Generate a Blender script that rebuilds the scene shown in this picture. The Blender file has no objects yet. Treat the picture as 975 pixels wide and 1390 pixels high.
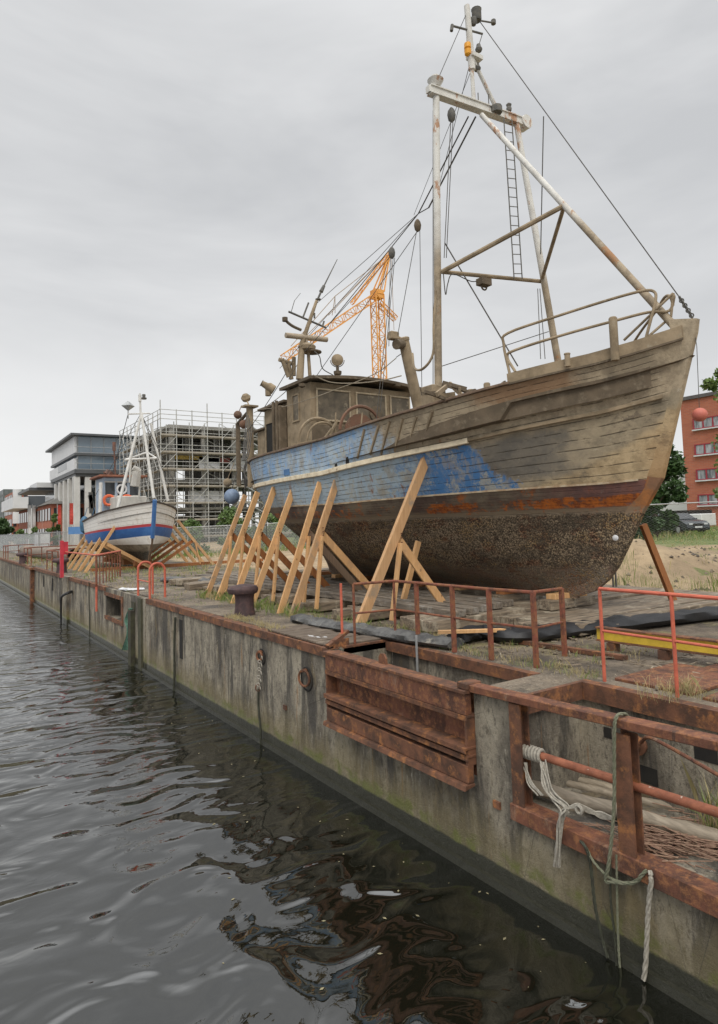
import bpy, math, random
from mathutils import Vector, Matrix, noise
random.seed(7)
R_ = math.radians
scene = bpy.context.scene
COL = scene.collection
# ------------------------------------------------------------------ camera frame (measured from the photograph)
F, CX, CY, H = 880.0, 487.5, 650.0, 2.0
def _d(px, py): return Vector(((px-CX)/F, (CY-py)/F, -1.0))
_up = _d(950, 697).cross(_d(-101, 729.5)).normalized()
if _up.y < 0: _up = -_up
_Y = _d(-101, 729.5).normalized(); _X = _Y.cross(_up).normalized()
ROT = Matrix((_X, _Y, _up))
CAM = Vector((0, 0, H))
def P(px, py, x=None, y=None, z=None):
    r = ROT @ _d(px, py)
    if x is not None: t = x/r.x
    elif y is not None: t = y/r.y
    else: t = (z-H)/r.z
    return CAM + r*t
cam_d = bpy.data.cameras.new('camera'); cam = bpy.data.objects.new('camera', cam_d); COL.objects.link(cam)
cam.matrix_world = Matrix.Translation(CAM) @ ROT.to_4x4()
cam_d.sensor_fit = 'VERTICAL'; cam_d.sensor_height = 36; cam_d.lens = 36*F/1390; cam_d.shift_y = -45/1390
cam_d.clip_start = 0.05; cam_d.clip_end = 9000
scene.camera = cam

# ------------------------------------------------------------------ materials
MATS = {}
class N:
    def __init__(s, name):
        s.m = bpy.data.materials.new(name); s.m.use_nodes = True
        s.t = s.m.node_tree; s.b = s.t.nodes['Principled BSDF']; s.L = s.t.links
        s.pos = s.t.nodes.new('ShaderNodeNewGeometry').outputs['Position']
    def nd(s, ty, **k):
        n = s.t.nodes.new(ty)
        for a, v in k.items(): setattr(n, a, v)
        return n
    def setin(s, sock, v):
        if hasattr(v, 'links') or isinstance(v, bpy.types.NodeSocket): s.L.new(v, sock)
        elif isinstance(v, (tuple, list)) and len(v) == 3 and len(sock.default_value) == 4: sock.default_value = (*v, 1)
        else: sock.default_value = v
    def map(s, v, sc=(1, 1, 1), loc=(0, 0, 0)):
        n = s.nd('ShaderNodeMapping'); s.L.new(v, n.inputs[0]); n.inputs['Scale'].default_value = sc; n.inputs['Location'].default_value = loc
        return n.outputs[0]
    def noise(s, scale=1, detail=5, rough=.6, v=None, sc=None, dist=0):
        n = s.nd('ShaderNodeTexNoise'); n.inputs['Scale'].default_value = scale; n.inputs['Detail'].default_value = detail
        n.inputs['Roughness'].default_value = rough; n.inputs['Distortion'].default_value = dist
        v = v or s.pos
        if sc: v = s.map(v, sc)
        s.L.new(v, n.inputs['Vector']); return n.outputs['Fac']
    def vor(s, scale, v=None, feature='F1', out='Distance', rnd=1):
        n = s.nd('ShaderNodeTexVoronoi', feature=feature); n.inputs['Scale'].default_value = scale; n.inputs['Randomness'].default_value = rnd
        s.L.new(v or s.pos, n.inputs['Vector']); return n.outputs[out]
    def ramp(s, f, a, b, lo=0., hi=1., smooth=True):
        n = s.nd('ShaderNodeMapRange'); n.interpolation_type = 'SMOOTHSTEP' if smooth else 'LINEAR'
        s.setin(n.inputs[0], f)
        for i, v in enumerate((a, b, lo, hi)): n.inputs[i+1].default_value = v
        return n.outputs[0]
    def mix(s, f, a, b, mode='MIX'):
        n = s.nd('ShaderNodeMix', data_type='RGBA', blend_type=mode)
        s.setin(n.inputs[0], f); s.setin(n.inputs[6], a); s.setin(n.inputs[7], b); return n.outputs[2]
    def math(s, op, a, b=0.):
        n = s.nd('ShaderNodeMath', operation=op); s.setin(n.inputs[0], a); s.setin(n.inputs[1], b); return n.outputs[0]
    def xyz(s, v=None):
        n = s.nd('ShaderNodeSeparateXYZ'); s.L.new(v or s.pos, n.inputs[0]); return n.outputs
    def bump(s, h, dist=.01, strength=1, prev=None):
        n = s.nd('ShaderNodeBump'); n.inputs['Distance'].default_value = dist; n.inputs['Strength'].default_value = strength
        s.setin(n.inputs['Height'], h)
        if prev is not None: s.L.new(prev, n.inputs['Normal'])
        return n.outputs[0]
    def done(s, col, rough=.8, nrm=None, metal=0., spec=None, **k):
        s.setin(s.b.inputs['Base Color'], col); s.setin(s.b.inputs['Roughness'], rough); s.setin(s.b.inputs['Metallic'], metal)
        if spec is not None: s.setin(s.b.inputs['Specular IOR Level'], spec)
        if nrm is not None: s.L.new(nrm, s.b.inputs['Normal'])
        return s.m
def mat(name, a, b=None, scale=3, rough=.8, bump=0., c=None, camt=(.58, .68), cscale=1.5, sc=None, metal=0., detail=6, fine=None, spec=None):
    """two mottled tones, an optional third (dirt, rust) in patches"""
    if name in MATS: return MATS[name]
    n = N(name); b = b or tuple(x*.75 for x in a)
    f = n.noise(scale, detail, .65, sc=sc)
    col = n.mix(n.ramp(f, .35, .65), a, b)
    if c is not None:
        col = n.mix(n.ramp(n.noise(cscale, 8, .7, sc=sc), camt[0], camt[1]), col, c)
    nr = None
    if bump: nr = n.bump(n.noise(fine or scale*6, 6, .7, sc=sc), bump)
    MATS[name] = n.done(col, rough, nr, metal, spec)
    return MATS[name]

RUST = mat('rusted steel', (.18, .078, .042), (.075, .038, .024), 4, .85, .006, c=(.33, .14, .05), camt=(.5, .68), cscale=6, fine=40)
def m_plate(name, stops, streak=True):
    n = N(name); f = n.noise(2.4, 9, .75, sc=(1, 1, .6)); g2 = n.noise(11, 7, .75)
    col = n.mix(n.ramp(f, .38, .62), stops[0], stops[1])
    col = n.mix(n.ramp(g2, .46, .66, 0, .85), col, stops[2])
    col = n.mix(n.ramp(n.noise(3.5, 9, .8, v=n.map(n.pos, (1, 1, .5), (4, 2, 7))), .55, .66, 0, .8), col, stops[3])
    col = n.mix(n.ramp(n.noise(1, 6, .7, sc=(7, 9, .5)), .60, .70, 0, .7), col, (.035, .022, .018))
    b = n.bump(n.noise(5, 8, .75), .012); b = n.bump(n.noise(45, 5, .7), .004, prev=b)
    return n.done(col, n.ramp(f, .3, .7, .62, .9), b)
RUST_RED = m_plate('rust red steel plate', [(.185, .070, .038), (.075, .034, .023), (.31, .135, .055), (.25, .16, .11)])
RAIL_RUST = mat('rusted rail paint', (.25, .075, .045), (.12, .048, .03), 9, .75, .003, c=(.24, .10, .045), camt=(.45, .6), cscale=12)
RAIL_RED = mat('faded red rail paint', (.60, .145, .085), (.46, .11, .065), 5, .6, .002, c=(.25, .07, .04), camt=(.62, .7), cscale=14)
RED_POST = mat('crimson paint', (.55, .04, .06), (.42, .03, .05), 5, .5, .001)
IRON = mat('pitted bollard iron', (.085, .05, .05), (.05, .032, .034), 6, .75, .004, c=(.13, .07, .06), camt=(.5, .7), cscale=8, fine=50)
DARK = mat('black gap', (.012, .011, .010), (.02, .018, .015), 5, .9)
GLASS_D = mat('dark window glass', (.02, .024, .028), (.03, .034, .038), 1, .08, spec=.6)
MUD = mat('dried brown mud', (.34, .265, .175), (.20, .155, .10), 2.2, .95, .006, c=(.36, .31, .23), camt=(.55, .75), cscale=5, fine=22)
MUD_D = mat('dark mud', (.15, .115, .078), (.10, .078, .053), 2, .95, .008, c=(.21, .17, .12), camt=(.5, .7), cscale=6, fine=20)
MUD_R = mat('reddish mud', (.19, .10, .065), (.13, .08, .055), 3, .95, .006, c=(.27, .19, .13), camt=(.5, .7), cscale=6)
WHITE_OLD = mat('old white paint', (.62, .60, .55), (.50, .48, .44), 3, .6, .003, c=(.38, .20, .09), camt=(.62, .70), cscale=5, sc=(1, 1, .5))
ORANGE_PL = mat('orange plastic', (.85, .40, .02), (.75, .33, .02), 8, .5)
WIRE = mat('tarred wire', (.10, .095, .085), (.06, .055, .05), 10, .8)
WIRE_L = mat('muddy rope', (.33, .29, .22), (.24, .2, .15), 30, .95, .002)
DGREY = mat('dark grey fitting', (.09, .09, .085), (.15, .14, .12), 10, .7)
ROPE_G = mat('grey green hemp rope', (.20, .20, .14), (.13, .14, .09), 25, .95, .003, fine=150)
ROPE_W = mat('bleached frayed rope', (.42, .39, .33), (.28, .26, .22), 25, .95, .004, fine=140)
ROPE_D = mat('slimy dark rope', (.05, .055, .035), (.03, .03, .02), 12, .7, .003)
NET = mat('green netting', (.12, .24, .18), (.07, .14, .10), 18, .95, .006)
YELLOW = mat('yellow paint', (.68, .48, .05), (.55, .38, .04), 6, .6, .002, c=(.25, .15, .05), camt=(.62, .7), cscale=5)
STEELG = mat('galvanised tube', (.42, .43, .43), (.30, .31, .31), 5, .5, metal=.3)
CONC_L = mat('pale site concrete', (.36, .35, .32), (.27, .26, .24), 1.2, .9)
CRANE = mat('crane orange paint', (.80, .38, .09), (.70, .31, .07), 2, .6)
TARP = mat('black plastic sheet', (.012, .013, .015), (.022, .022, .024), 4, .55, .01, fine=9)
TARP_G = mat('dusty grey tarpaulin', (.15, .15, .145), (.06, .06, .06), 3, .8, .05, c=(.27, .25, .21), camt=(.55, .7), cscale=4, fine=9)
WHITE_P = mat('white plastic sheet', (.70, .71, .72), (.55, .56, .58), 5, .5, .01)
LIME = mat('pale grey panel', (.62, .63, .64), (.56, .57, .58), .3, .6)
GRAFFITI_W = mat('white box paint', (.70, .71, .70), (.6, .6, .6), 1, .6)

def wood(name, a, b, knots=True, sc=(9, 9, 1.1), c=None):
    n = N(name)
    f = n.noise(2.2, 7, .6, sc=sc, dist=.6)
    col = n.mix(n.ramp(f, .3, .7), a, b)
    col = n.mix(n.ramp(n.noise(.9, 3, .5), .45, .7, 0, .55), col, tuple(x*.72 for x in a))
    if knots:
        k = n.vor(3.2, v=n.map(n.pos, (1, 1, .8)))
        col = n.mix(n.ramp(k, .10, .045, 0, .8), col, (.20, .09, .035))
    if c: col = n.mix(n.ramp(n.noise(3, 7, .7), .5, .66), col, c)
    return n.done(col, .75, n.bump(f, .004))
PINE = wood('new pine timber', (.70, .43, .21), (.58, .32, .13), c=(.50, .30, .15))
PINE_B = wood('handled dirty pine', (.60, .37, .19), (.46, .26, .12), c=(.33, .24, .16))
PINE_D = wood('orange brown timber', (.40, .165, .055), (.27, .10, .035))
PINE_G = wood('shaded grey brown timber', (.27, .19, .13), (.19, .13, .09))  # pine darkened so a rear brace carries its shade in the colour
TIMBER = wood('old quay timber', (.30, .235, .165), (.075, .06, .045), False, (.8, 8, 8), (.38, .33, .25))
TIMBER_Y = wood('old sleeper timber', (.26, .215, .165), (.075, .062, .05), False, (8, .9, 8), (.26, .24, .21))
BOARD = wood('brown hatch board', (.15, .115, .085), (.09, .068, .05), False, (2, 9, 9), (.20, .16, .12))
LOG = wood('bleached log', (.38, .32, .24), (.20, .165, .12), False, (9, 1, 9))
TWIG = mat('dry reddish twigs', (.23, .13, .09), (.33, .22, .15), 30, .9)

def m_wall():
    n = N('stained quay concrete'); x, y, z = n.xyz()
    blotch = n.noise(1.3, 9, .68, sc=(1, 1, .45))
    col = n.mix(n.ramp(blotch, .38, .62), (.37, .33, .255), (.14, .122, .096))
    col = n.mix(n.ramp(n.noise(5, 8, .75), .5, .72, 0, .6), col, (.33, .30, .24))
    # long vertical streaks: dark soot, pale lime, brown rust
    st = n.noise(1, 7, .7, sc=(1.6, 1.9, .35), dist=.5); col = n.mix(n.ramp(st, .47, .58, 0, .85), col, (.060, .055, .048))
    st3 = n.noise(1.3, 7, .7, sc=(1.2, 1.5, .5), dist=.4); col = n.mix(n.ramp(st3, .55, .66, 0, .6), col, (.20, .15, .075))
    st2 = n.noise(1, 7, .75, sc=(7, 9, 1.0)); col = n.mix(n.ramp(st2, .635, .67, 0, .95), col, (.66, .62, .52))
    col = n.mix(n.ramp(n.noise(16, 8, .8, sc=(1, 1, .5)), .50, .62, 0, .65), col, (.06, .05, .038))
    col = n.mix(n.ramp(n.noise(1, 7, .75, sc=(5, 6, .35)), .60, .66, 0, .75), col, (.28, .15, .06))
    zz = n.math('ADD', z, n.math('MULTIPLY', n.math('SUBTRACT', n.noise(2.4, 7, .7, sc=(1, 1, .4)), .5), 1.5))
    col = n.mix(n.ramp(zz, -1.15, -1.75, 0, .6), col, (.19, .155, .075))
    gz_ = n.math('ADD', z, n.math('MULTIPLY', n.math('SUBTRACT', n.noise(2.4, 7, .7), .5), .55)); gr = n.math('MULTIPLY', n.ramp(gz_, -1.66, -1.80), n.ramp(n.noise(3, 6, .7), .42, .58))
    col = n.mix(n.math('MULTIPLY', gr, .8), col, (.13, .145, .03))
    wl = n.ramp(n.math('ADD', z, n.math('MULTIPLY', n.noise(3, 4), .06)), -1.83, -1.87)
    col = n.mix(wl, col, (.035, .035, .022))
    h = n.math('ADD', n.noise(9, 9, .75), n.math('MULTIPLY', n.noise(1.5, 4), 1.4))
    cr = n.ramp(n.vor(1.1, feature='DISTANCE_TO_EDGE', v=n.map(n.pos, (1, 1.3, .8))), 0, .006)
    col = n.mix(n.math('MULTIPLY', n.math('SUBTRACT', 1., cr), .5), col, (.04, .035, .03))
    bp = n.bump(h, .035); bp = n.bump(n.noise(45, 5, .7), .006, prev=bp)
    return n.done(col, n.ramp(z, -1.85, -1.7, .35, .9), bp)
WALL = m_wall()
def m_deck(name, a, b, c, extra=None):
    n = N(name)
    col = n.mix(n.ramp(n.noise(.8, 8, .7), .38, .62), a, b)
    col = n.mix(n.ramp(n.noise(3.5, 9, .75), .52, .7), col, c)
    col = n.mix(n.ramp(n.noise(.45, 5, .6), .56, .66, 0, .75), col, tuple(v*.4 for v in b))
    col = n.mix(n.ramp(n.noise(30, 5, .7), .55, .68, 0, .7), col, (.40, .35, .27)); col = n.mix(n.ramp(n.noise(11, 8, .8), .54, .62, 0, .8), col, (.05, .042, .034))
    if extra: col = n.mix(n.ramp(n.noise(1.1, 8, .8, v=n.map(n.pos, loc=(9, 3, 0))), .52, .64, 0, .8), col, extra)
    bp = n.bump(n.noise(6, 9, .75), .02)
    return n.done(col, n.ramp(n.noise(.45, 5, .6), .56, .66, .9, .55), bp)
DECK = m_deck('worn quay paving', (.205, .165, .12), (.078, .063, .048), (.28, .23, .16), None)
def m_ground():
    n = N('sandy waste ground'); x, y, z = n.xyz()
    sand = n.mix(n.ramp(n.noise(.5, 9, .7), .35, .65), (.42, .315, .195), (.25, .185, .115))
    sand = n.mix(n.ramp(n.noise(4, 7, .75), .55, .7, 0, .7), sand, (.17, .13, .08))
    green = n.mix(n.ramp(n.noise(1.5, 7, .7), .35, .65), (.085, .125, .03), (.16, .18, .06))
    dist = n.math('ADD', x, n.math('MULTIPLY', n.noise(.22, 5, .6), 16))
    isg = n.math('MAXIMUM', n.ramp(dist, 36, 38.5), n.ramp(n.noise(.6, 7, .7), .60, .68, 0, .8))
    col = n.mix(isg, sand, green)
    pav = n.mix(n.ramp(n.noise(.8, 8, .7), .38, .62), (.20, .16, .118), (.078, .064, .05)); pav = n.mix(n.ramp(n.noise(9, 8, .8), .53, .62, 0, .8), pav, (.05, .043, .035))
    pav = n.mix(n.ramp(n.noise(.7, 8, .75), .50, .62, 0, .8), pav, (.25, .215, .10))
    d2 = n.math('ADD', x, n.math('MULTIPLY', n.noise(.8, 5, .6), 2))
    col = n.mix(n.ramp(d2, 14.2, 14.8), pav, col)
    return n.done(col, .95, n.bump(n.noise(3, 9, .75), .06))
GROUND = m_ground()

def m_hull():
    n = N('neglected wooden hull paint')
    uv = n.nd('ShaderNodeUVMap'); uv.uv_map = 'UVMap'
    u, v, _ = n.xyz(uv.outputs[0])
    w = n.noise(1.1, 8, .72)
    wob = lambda amp, sc, d=6: n.math('MULTIPLY', n.math('SUBTRACT', n.noise(sc, d, .7), .5), amp)
    # --- topsides
    tan = n.mix(n.ramp(w, .40, .60), (.42, .35, .245), (.27, .23, .165))
    och = n.ramp(n.math('ADD', n.math('SUBTRACT', v, n.math('MULTIPLY', n.math('SUBTRACT', 8.7, u), .33)), wob(.35, 1.6)), 3.02, 2.88)
    tan = n.mix(och, tan, n.mix(n.ramp(n.noise(3, 8, .75), .4, .6), (.54, .42, .26), (.38, .29, .175)))
    tan = n.mix(n.ramp(n.noise(3.5, 9, .75, sc=(1, .5, 1.3)), .52, .68, 0, .8), tan, (.17, .145, .105))
    tan = n.mix(n.ramp(n.noise(1.3, 8, .8, v=n.map(n.pos, (1, 1, 1.4), (5, 2, 0))), .57, .63, 0, .75), tan, (.16, .13, .10))
    tan = n.mix(n.math('MULTIPLY', n.ramp(v, 3.98, 4.03), .75), tan, n.mix(n.ramp(n.noise(1.9, 9, .78, v=n.map(n.pos, loc=(2, 5, 3))), .42, .58), (.50, .41, .29), (.30, .245, .175)))
    # bare rusty patch of the forward bulwark
    pz = n.math('MULTIPLY', n.ramp(n.math('ADD', v, wob(1.1, 2.2)), 4.25, 4.6), n.ramp(n.math('ADD', u, wob(2, 1.5)), 9.1, 8.6))
    pz = n.math('MULTIPLY', pz, n.ramp(n.math('ADD', u, wob(1.2, 2)), 7.2, 7.6))
    tan = n.mix(n.math('MULTIPLY', pz, .75), tan, (.30, .17, .09))
    blue = n.mix(n.ramp(n.noise(1.6, 8, .75), .36, .62), (.23, .39, .62), (.44, .52, .58))
    blue_lo = n.mix(n.ramp(n.math('ADD', n.math('MULTIPLY', n.noise(1.8, 9, .8), .8), n.math('MULTIPLY', n.ramp(u, 9.2, 12.5), .28)), .44, .60), (.07, .20, .44), (.38, .48, .56))
    isup = n.ramp(v, 3.95, 4.0)
    blue = n.mix(isup, blue_lo, blue)
    # peeled white and grey-green patches
    blue = n.mix(n.ramp(n.noise(2.3, 10, .85, v=n.map(n.pos, loc=(3, 7, 1))), .53, .58, 0, .85), blue, (.42, .42, .37))
    blue = n.mix(n.ramp(n.noise(4.5, 9, .8, v=n.map(n.pos, (1, 1, .8), (1, 4, 1))), .60, .66, 0, .9), blue, (.19, .20, .16))
    ush = n.math('ADD', n.math('ADD', u, wob(1.3, 1.3, 9)), wob(.9, 6, 6))
    up_edge = n.ramp(n.math('ADD', u, wob(3.4, .9, 8)), 11.1, 11.6); lo_edge = n.ramp(n.math('ADD', ush, n.math('MULTIPLY', n.math('SUBTRACT', v, 3.5), -1.0)), 9.05, 9.2)
    edge = n.mix(isup, lo_edge, up_edge)
    col = n.mix(edge, tan, blue)
    # dark blue stain running out of the blue into the mud
    dk = n.math('MULTIPLY', n.ramp(n.math('ADD', u, wob(1.6, 1.2)), 7.5, 8.1), n.math('MULTIPLY', n.ramp(n.math('ADD', v, wob(.5, 1.8)), 4.0, 3.8), n.ramp(n.math('ADD', v, wob(.5, 1.8)), 3.1, 3.3)))
    dk = n.math('MULTIPLY', dk, n.math('SUBTRACT', 1., n.math('MULTIPLY', lo_edge, .9)))
    col = n.mix(n.math('MULTIPLY', dk, .62), col, (.10, .105, .11))
    ors = n.math('MULTIPLY', n.ramp(n.math('ADD', u, wob(.25, 2)), 6.95, 6.6), n.ramp(n.math('ADD', v, wob(.6, 2)), 3.9, 3.2))
    col = n.mix(n.math('MULTIPLY', ors, .32), col, (.42, .22, .08))
    mud_aft = n.ramp(n.noise(1.2, 9, .8, v=n.map(n.pos, (1, 1.3, .7), (7, 1, 2))), .50, .62, 0, .7)
    vs_ = n.ramp(n.noise(1, 8, .75, sc=(4, 4.5, .5)), .53, .62, 0, .6); mud_aft = n.math('MAXIMUM', mud_aft, vs_)
    col = n.mix(n.math('MULTIPLY', mud_aft, edge), col, (.33, .30, .24))
    rst = n.ramp(n.noise(1.6, 7, .75, sc=(2, 2, .35)), .60, .66, 0, .85)
    col = n.mix(n.math('MULTIPLY', rst, n.ramp(u, 8.5, 10.5)), col, (.27, .13, .06))
    # planking
    pl = n.math('FRACT', n.math('MULTIPLY', n.math('SUBTRACT', v, 3.), 7.5))
    seam = n.math('MINIMUM', pl, n.math('SUBTRACT', 1., pl))
    seamm = n.math('MULTIPLY', n.ramp(seam, .085, .02), n.ramp(n.noise(2.2, 6, .7, sc=(1, 1, 2)), .42, .56))
    seamm = n.math('MULTIPLY', seamm, n.ramp(u, 6.3, 6.5))
    col = n.mix(n.math('MULTIPLY', seamm, .62), col, (.085, .07, .05))
    gou = n.ramp(n.noise(2.6, 9, .85, v=n.map(n.pos, (1, .45, 2.6), (3, 3, 8))), .60, .65, 0, .8)
    col = n.mix(n.math('MULTIPLY', gou, n.ramp(v, 3.02, 3.1)), col, (.12, .095, .07))
    fl = n.ramp(n.noise(5, 9, .85, v=n.map(n.pos, (1, .6, 1.6), (9, 3, 4))), .61, .65, 0, .8)
    col = n.mix(n.math('MULTIPLY', fl, n.ramp(v, 3.02, 3.1)), col, (.52, .46, .36))
    # --- boot top between growth and paint line
    vb = n.math('ADD', v, wob(.22, 3))
    grey = n.mix(n.ramp(n.noise(1, 7, .7), .4, .6), (.12, .085, .07), (.20, .165, .12))
    maroon = n.mix(n.ramp(n.noise(2.5, 8, .7), .4, .6), (.20, .10, .085), (.13, .075, .07))
    boot = n.mix(n.ramp(n.math('ADD', u, wob(2, .8)), 7.8, 9.0), maroon, grey)
    rus = n.mix(n.ramp(n.noise(6, 8, .75), .4, .62), (.50, .15, .03), (.20, .06, .025))
    rb = n.math('MULTIPLY', n.math('MULTIPLY', n.ramp(vb, 2.68, 2.62), n.ramp(vb, 2.16, 2.24)), n.ramp(n.math('ADD', n.noise(1.3, 9, .8, sc=(1, 1, 1.2)), n.math('MULTIPLY', n.ramp(u, 11, 7.5), .07)), .50, .56))
    boot = n.mix(n.math('MULTIPLY', n.ramp(n.math('ADD', v, wob(.3, 2)), 2.3, 2.15), .8), boot, (.24, .19, .13))
    boot = n.mix(n.ramp(n.noise(7, 8, .8), .60, .68, 0, .6), boot, (.30, .29, .25))
    rb2 = n.ramp(n.noise(1.2, 9, .85, v=n.map(n.pos, (1, 1, .6), (4, 4, 4))), .57, .63, 0, .7)
    boot = n.mix(n.math('MAXIMUM', rb, rb2), boot, rus)
    col = n.mix(n.ramp(n.math('ADD', v, wob(.1, 4)), 3.0, 2.97), col, boot)
    col = n.mix(n.math('MULTIPLY', n.ramp(u, 6.3, 6.22, 0, .5), n.math('MULTIPLY', n.ramp(v, 2.0, 2.3), n.ramp(v, 3.4, 3.0))), col, (.33, .19, .085))
    # --- mussel and barnacle growth
    vor = n.vor(40, v=n.map(n.pos, (1, 1, .8))); cell = n.vor(40, v=n.map(n.pos, (1, 1, .8)), out='Color')
    cr = n.xyz(cell)[0]
    gro = n.mix(n.ramp(cr, .1, .9), (.16, .12, .085), (.50, .39, .26))
    och = n.ramp(n.noise(1.1, 6, .7, sc=(1, 1, 1.6)), .46, .60)
    gro = n.mix(n.math('MULTIPLY', och, n.ramp(cr, .45, .8)), gro, (.46, .31, .15)); gro = n.mix(n.ramp(n.noise(1.7, 7, .75, v=n.map(n.pos, (1, 1, 1.5), (6, 6, 1))), .52, .62, 0, .7), gro, n.mix(n.ramp(cr, .2, .9), (.11, .035, .02), (.36, .14, .07)))
    scr = n.ramp(n.noise(.8, 9, .8, v=n.map(n.pos, (1, 1, 1.3), (3, 9, 2))), .56, .62, 0, .8); gro = n.mix(scr, gro, n.mix(n.ramp(n.noise(9, 6, .8), .4, .6), (.19, .16, .125), (.30, .22, .15))); dr_ = n.ramp(n.noise(1, 8, .75, sc=(3.5, 3.5, .45)), .54, .62, 0, .55); gro = n.mix(dr_, gro, (.09, .07, .05))
    gro = n.mix(n.ramp(vor, .4, .8, 0, .75), gro, (.04, .032, .024))
    gro = n.mix(n.ramp(n.noise(.9, 8, .75, sc=(1, 1, 2.2)), .48, .6, 0, .6), gro, (.085, .07, .055))
    low = n.mix(n.ramp(n.noise(2, 8, .7), .4, .6), (.24, .205, .16), (.33, .215, .16))
    low = n.mix(n.ramp(n.noise(1.4, 8, .7, v=n.map(n.pos, loc=(2, 2, 2))), .56, .64, 0, .8), low, (.30, .23, .17))
    lo = n.ramp(n.math('ADD', v, wob(.7, 1.0)), 1.0, .72)
    gro = n.mix(n.math('MULTIPLY', lo, n.ramp(cr, .85, .5)), gro, low)
    gro = n.mix(n.ramp(n.noise(1.0, 7, .7, v=n.map(n.pos, loc=(8, 1, 5))), .60, .68, 0, .7), gro, (.22, .10, .05))
    isg = n.ramp(n.math('ADD', v, wob(.18, 4)), 2.08, 1.98)
    col = n.mix(isg, col, gro)
    hb = n.math('MULTIPLY', n.math('ADD', n.math('SUBTRACT', 1., vor), n.math('MULTIPLY', n.noise(6, 6, .8), 2.)), isg)
    b1 = n.bump(n.noise(4, 8, .7), .02)
    b1 = n.bump(n.math('SUBTRACT', 1., seamm), .02, prev=b1)
    b1 = n.bump(hb, .045, prev=b1)
    b1 = n.bump(n.noise(28, 6, .75), .008, prev=b1)
    return n.done(col, .85, b1, spec=.3)
HULL = m_hull()
def m_boat():
    n = N('painted planked boat hull')
    uv = n.nd('ShaderNodeUVMap'); uv.uv_map = 'UVMap'
    u, v, _ = n.xyz(uv.outputs[0])
    wob = lambda amp, sc: n.math('MULTIPLY', n.math('SUBTRACT', n.noise(sc, 6, .7), .5), amp)
    white = n.mix(n.ramp(n.noise(2, 8, .7), .5, .75, 0, .6), (.78, .76, .72), (.50, .45, .38)); white = n.mix(n.ramp(n.noise(1, 7, .75, sc=(5, 5, .6)), .56, .66, 0, .55), white, (.38, .28, .18))
    pl = n.math('FRACT', n.math('MULTIPLY', v, 5)); seam = n.math('MINIMUM', pl, n.math('SUBTRACT', 1., pl))
    white = n.mix(n.math('MULTIPLY', n.ramp(seam, .09, .03), n.ramp(v, 4, 4.05, 0, .45)), white, (.2, .19, .17))
    blue = n.mix(n.ramp(n.noise(2, 6, .7), .4, .7), (.03, .115, .34), (.05, .16, .40))
    red = (.45, .05, .06, 1)
    col = n.mix(n.ramp(v, 2.99, 3.01), white, blue)
    col = n.mix(n.ramp(v, 3.99, 4.01), col, red)
    col = n.mix(n.ramp(v, 4.14, 4.16), col, white)
    slime = n.mix(n.ramp(n.noise(3, 9, .75), .4, .6), (.27, .23, .17), (.15, .125, .09))
    blk = n.mix(n.ramp(n.noise(14, 6, .8), .45, .6), (.016, .016, .014), (.10, .09, .07))
    slime = n.mix(n.ramp(n.math('ADD', v, wob(1.3, 3)), 1.35, 1.0), slime, blk)
    col = n.mix(n.ramp(n.math('ADD', v, wob(.08, 4)), 2.05, 2.0), col, slime)
    return n.done(col, .6, n.bump(n.noise(6, 8, .7), .02))
BOATHULL = m_boat()
def m_water():
    n = N('dark harbour water')
    p = n.map(n.pos, (.8, 1.25, 1)); y_ = n.xyz()[1]
    a = n.noise(1.05, 1.2, .4, v=p, dist=1.1); b = n.noise(3.2, 2.5, .5, v=n.map(n.pos, (.7, 1.5, 1)), dist=.6); c = n.noise(9, 3, .5, v=p)
    calm = n.ramp(y_, 5, 26, .18, 1.25)
    gust = n.ramp(n.noise(.22, 3, .5), .40, .62, .35, 1.3)
    h = n.math('ADD', a, n.math('MULTIPLY', b, n.math('MULTIPLY', n.math('MULTIPLY', calm, gust), .30)))
    h = n.math('ADD', h, n.math('MULTIPLY', n.math('MULTIPLY', c, n.math('MULTIPLY', calm, gust)), .045))
    n.b.inputs['IOR'].default_value = 2.1
    return n.done((.006, .0065, .004), .015, n.bump(h, .112))
WATER = m_water()
def m_brick(name, a, b, mortar, sc=1.0):
    n = N(name); x, y, z = n.xyz()
    cb = n.nd('ShaderNodeCombineXYZ'); n.L.new(n.math('ADD', x, y), cb.inputs[0]); n.L.new(z, cb.inputs[1])
    t = n.nd('ShaderNodeTexBrick'); n.L.new(cb.outputs[0], t.inputs['Vector'])
    t.inputs['Color1'].default_value = (*a, 1); t.inputs['Color2'].default_value = (*b, 1); t.inputs['Mortar'].default_value = (*mortar, 1)
    t.inputs['Scale'].default_value = 1; t.inputs['Brick Width'].default_value = .5*sc; t.inputs['Row Height'].default_value = .16*sc; t.inputs['Mortar Size'].default_value = .012
    col = n.mix(n.ramp(n.noise(.4, 5, .6), .4, .6, 0, .3), t.outputs[0], tuple(v*.7 for v in a))
    return n.done(col, .9)
BRICK = m_brick('orange red brick', (.46, .15, .085), (.38, .115, .07), (.34, .20, .15))
BRICK2 = m_brick('red brown brick', (.38, .13, .08), (.33, .11, .07), (.32, .2, .16))
def leafmat(name, a, b):
    n = N(name); oi = n.noise(1.4, 4, .6); f = n.noise(9, 3, .6)
    col = n.mix(n.ramp(oi, .4, .6), a, b); col = n.mix(n.ramp(f, .4, .7, 0, .5), col, tuple(min(1, v*1.7) for v in b))
    n.b.inputs['Subsurface Weight'].default_value = 0
    return n.done(col, .6)
LEAF_D = leafmat('dark tree leaves', (.03, .065, .018), (.045, .09, .025))
LEAF_M = leafmat('mid green leaves', (.07, .12, .03), (.10, .16, .04))
LEAF_L = leafmat('fresh green leaves', (.10, .17, .04), (.15, .22, .06))
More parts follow.
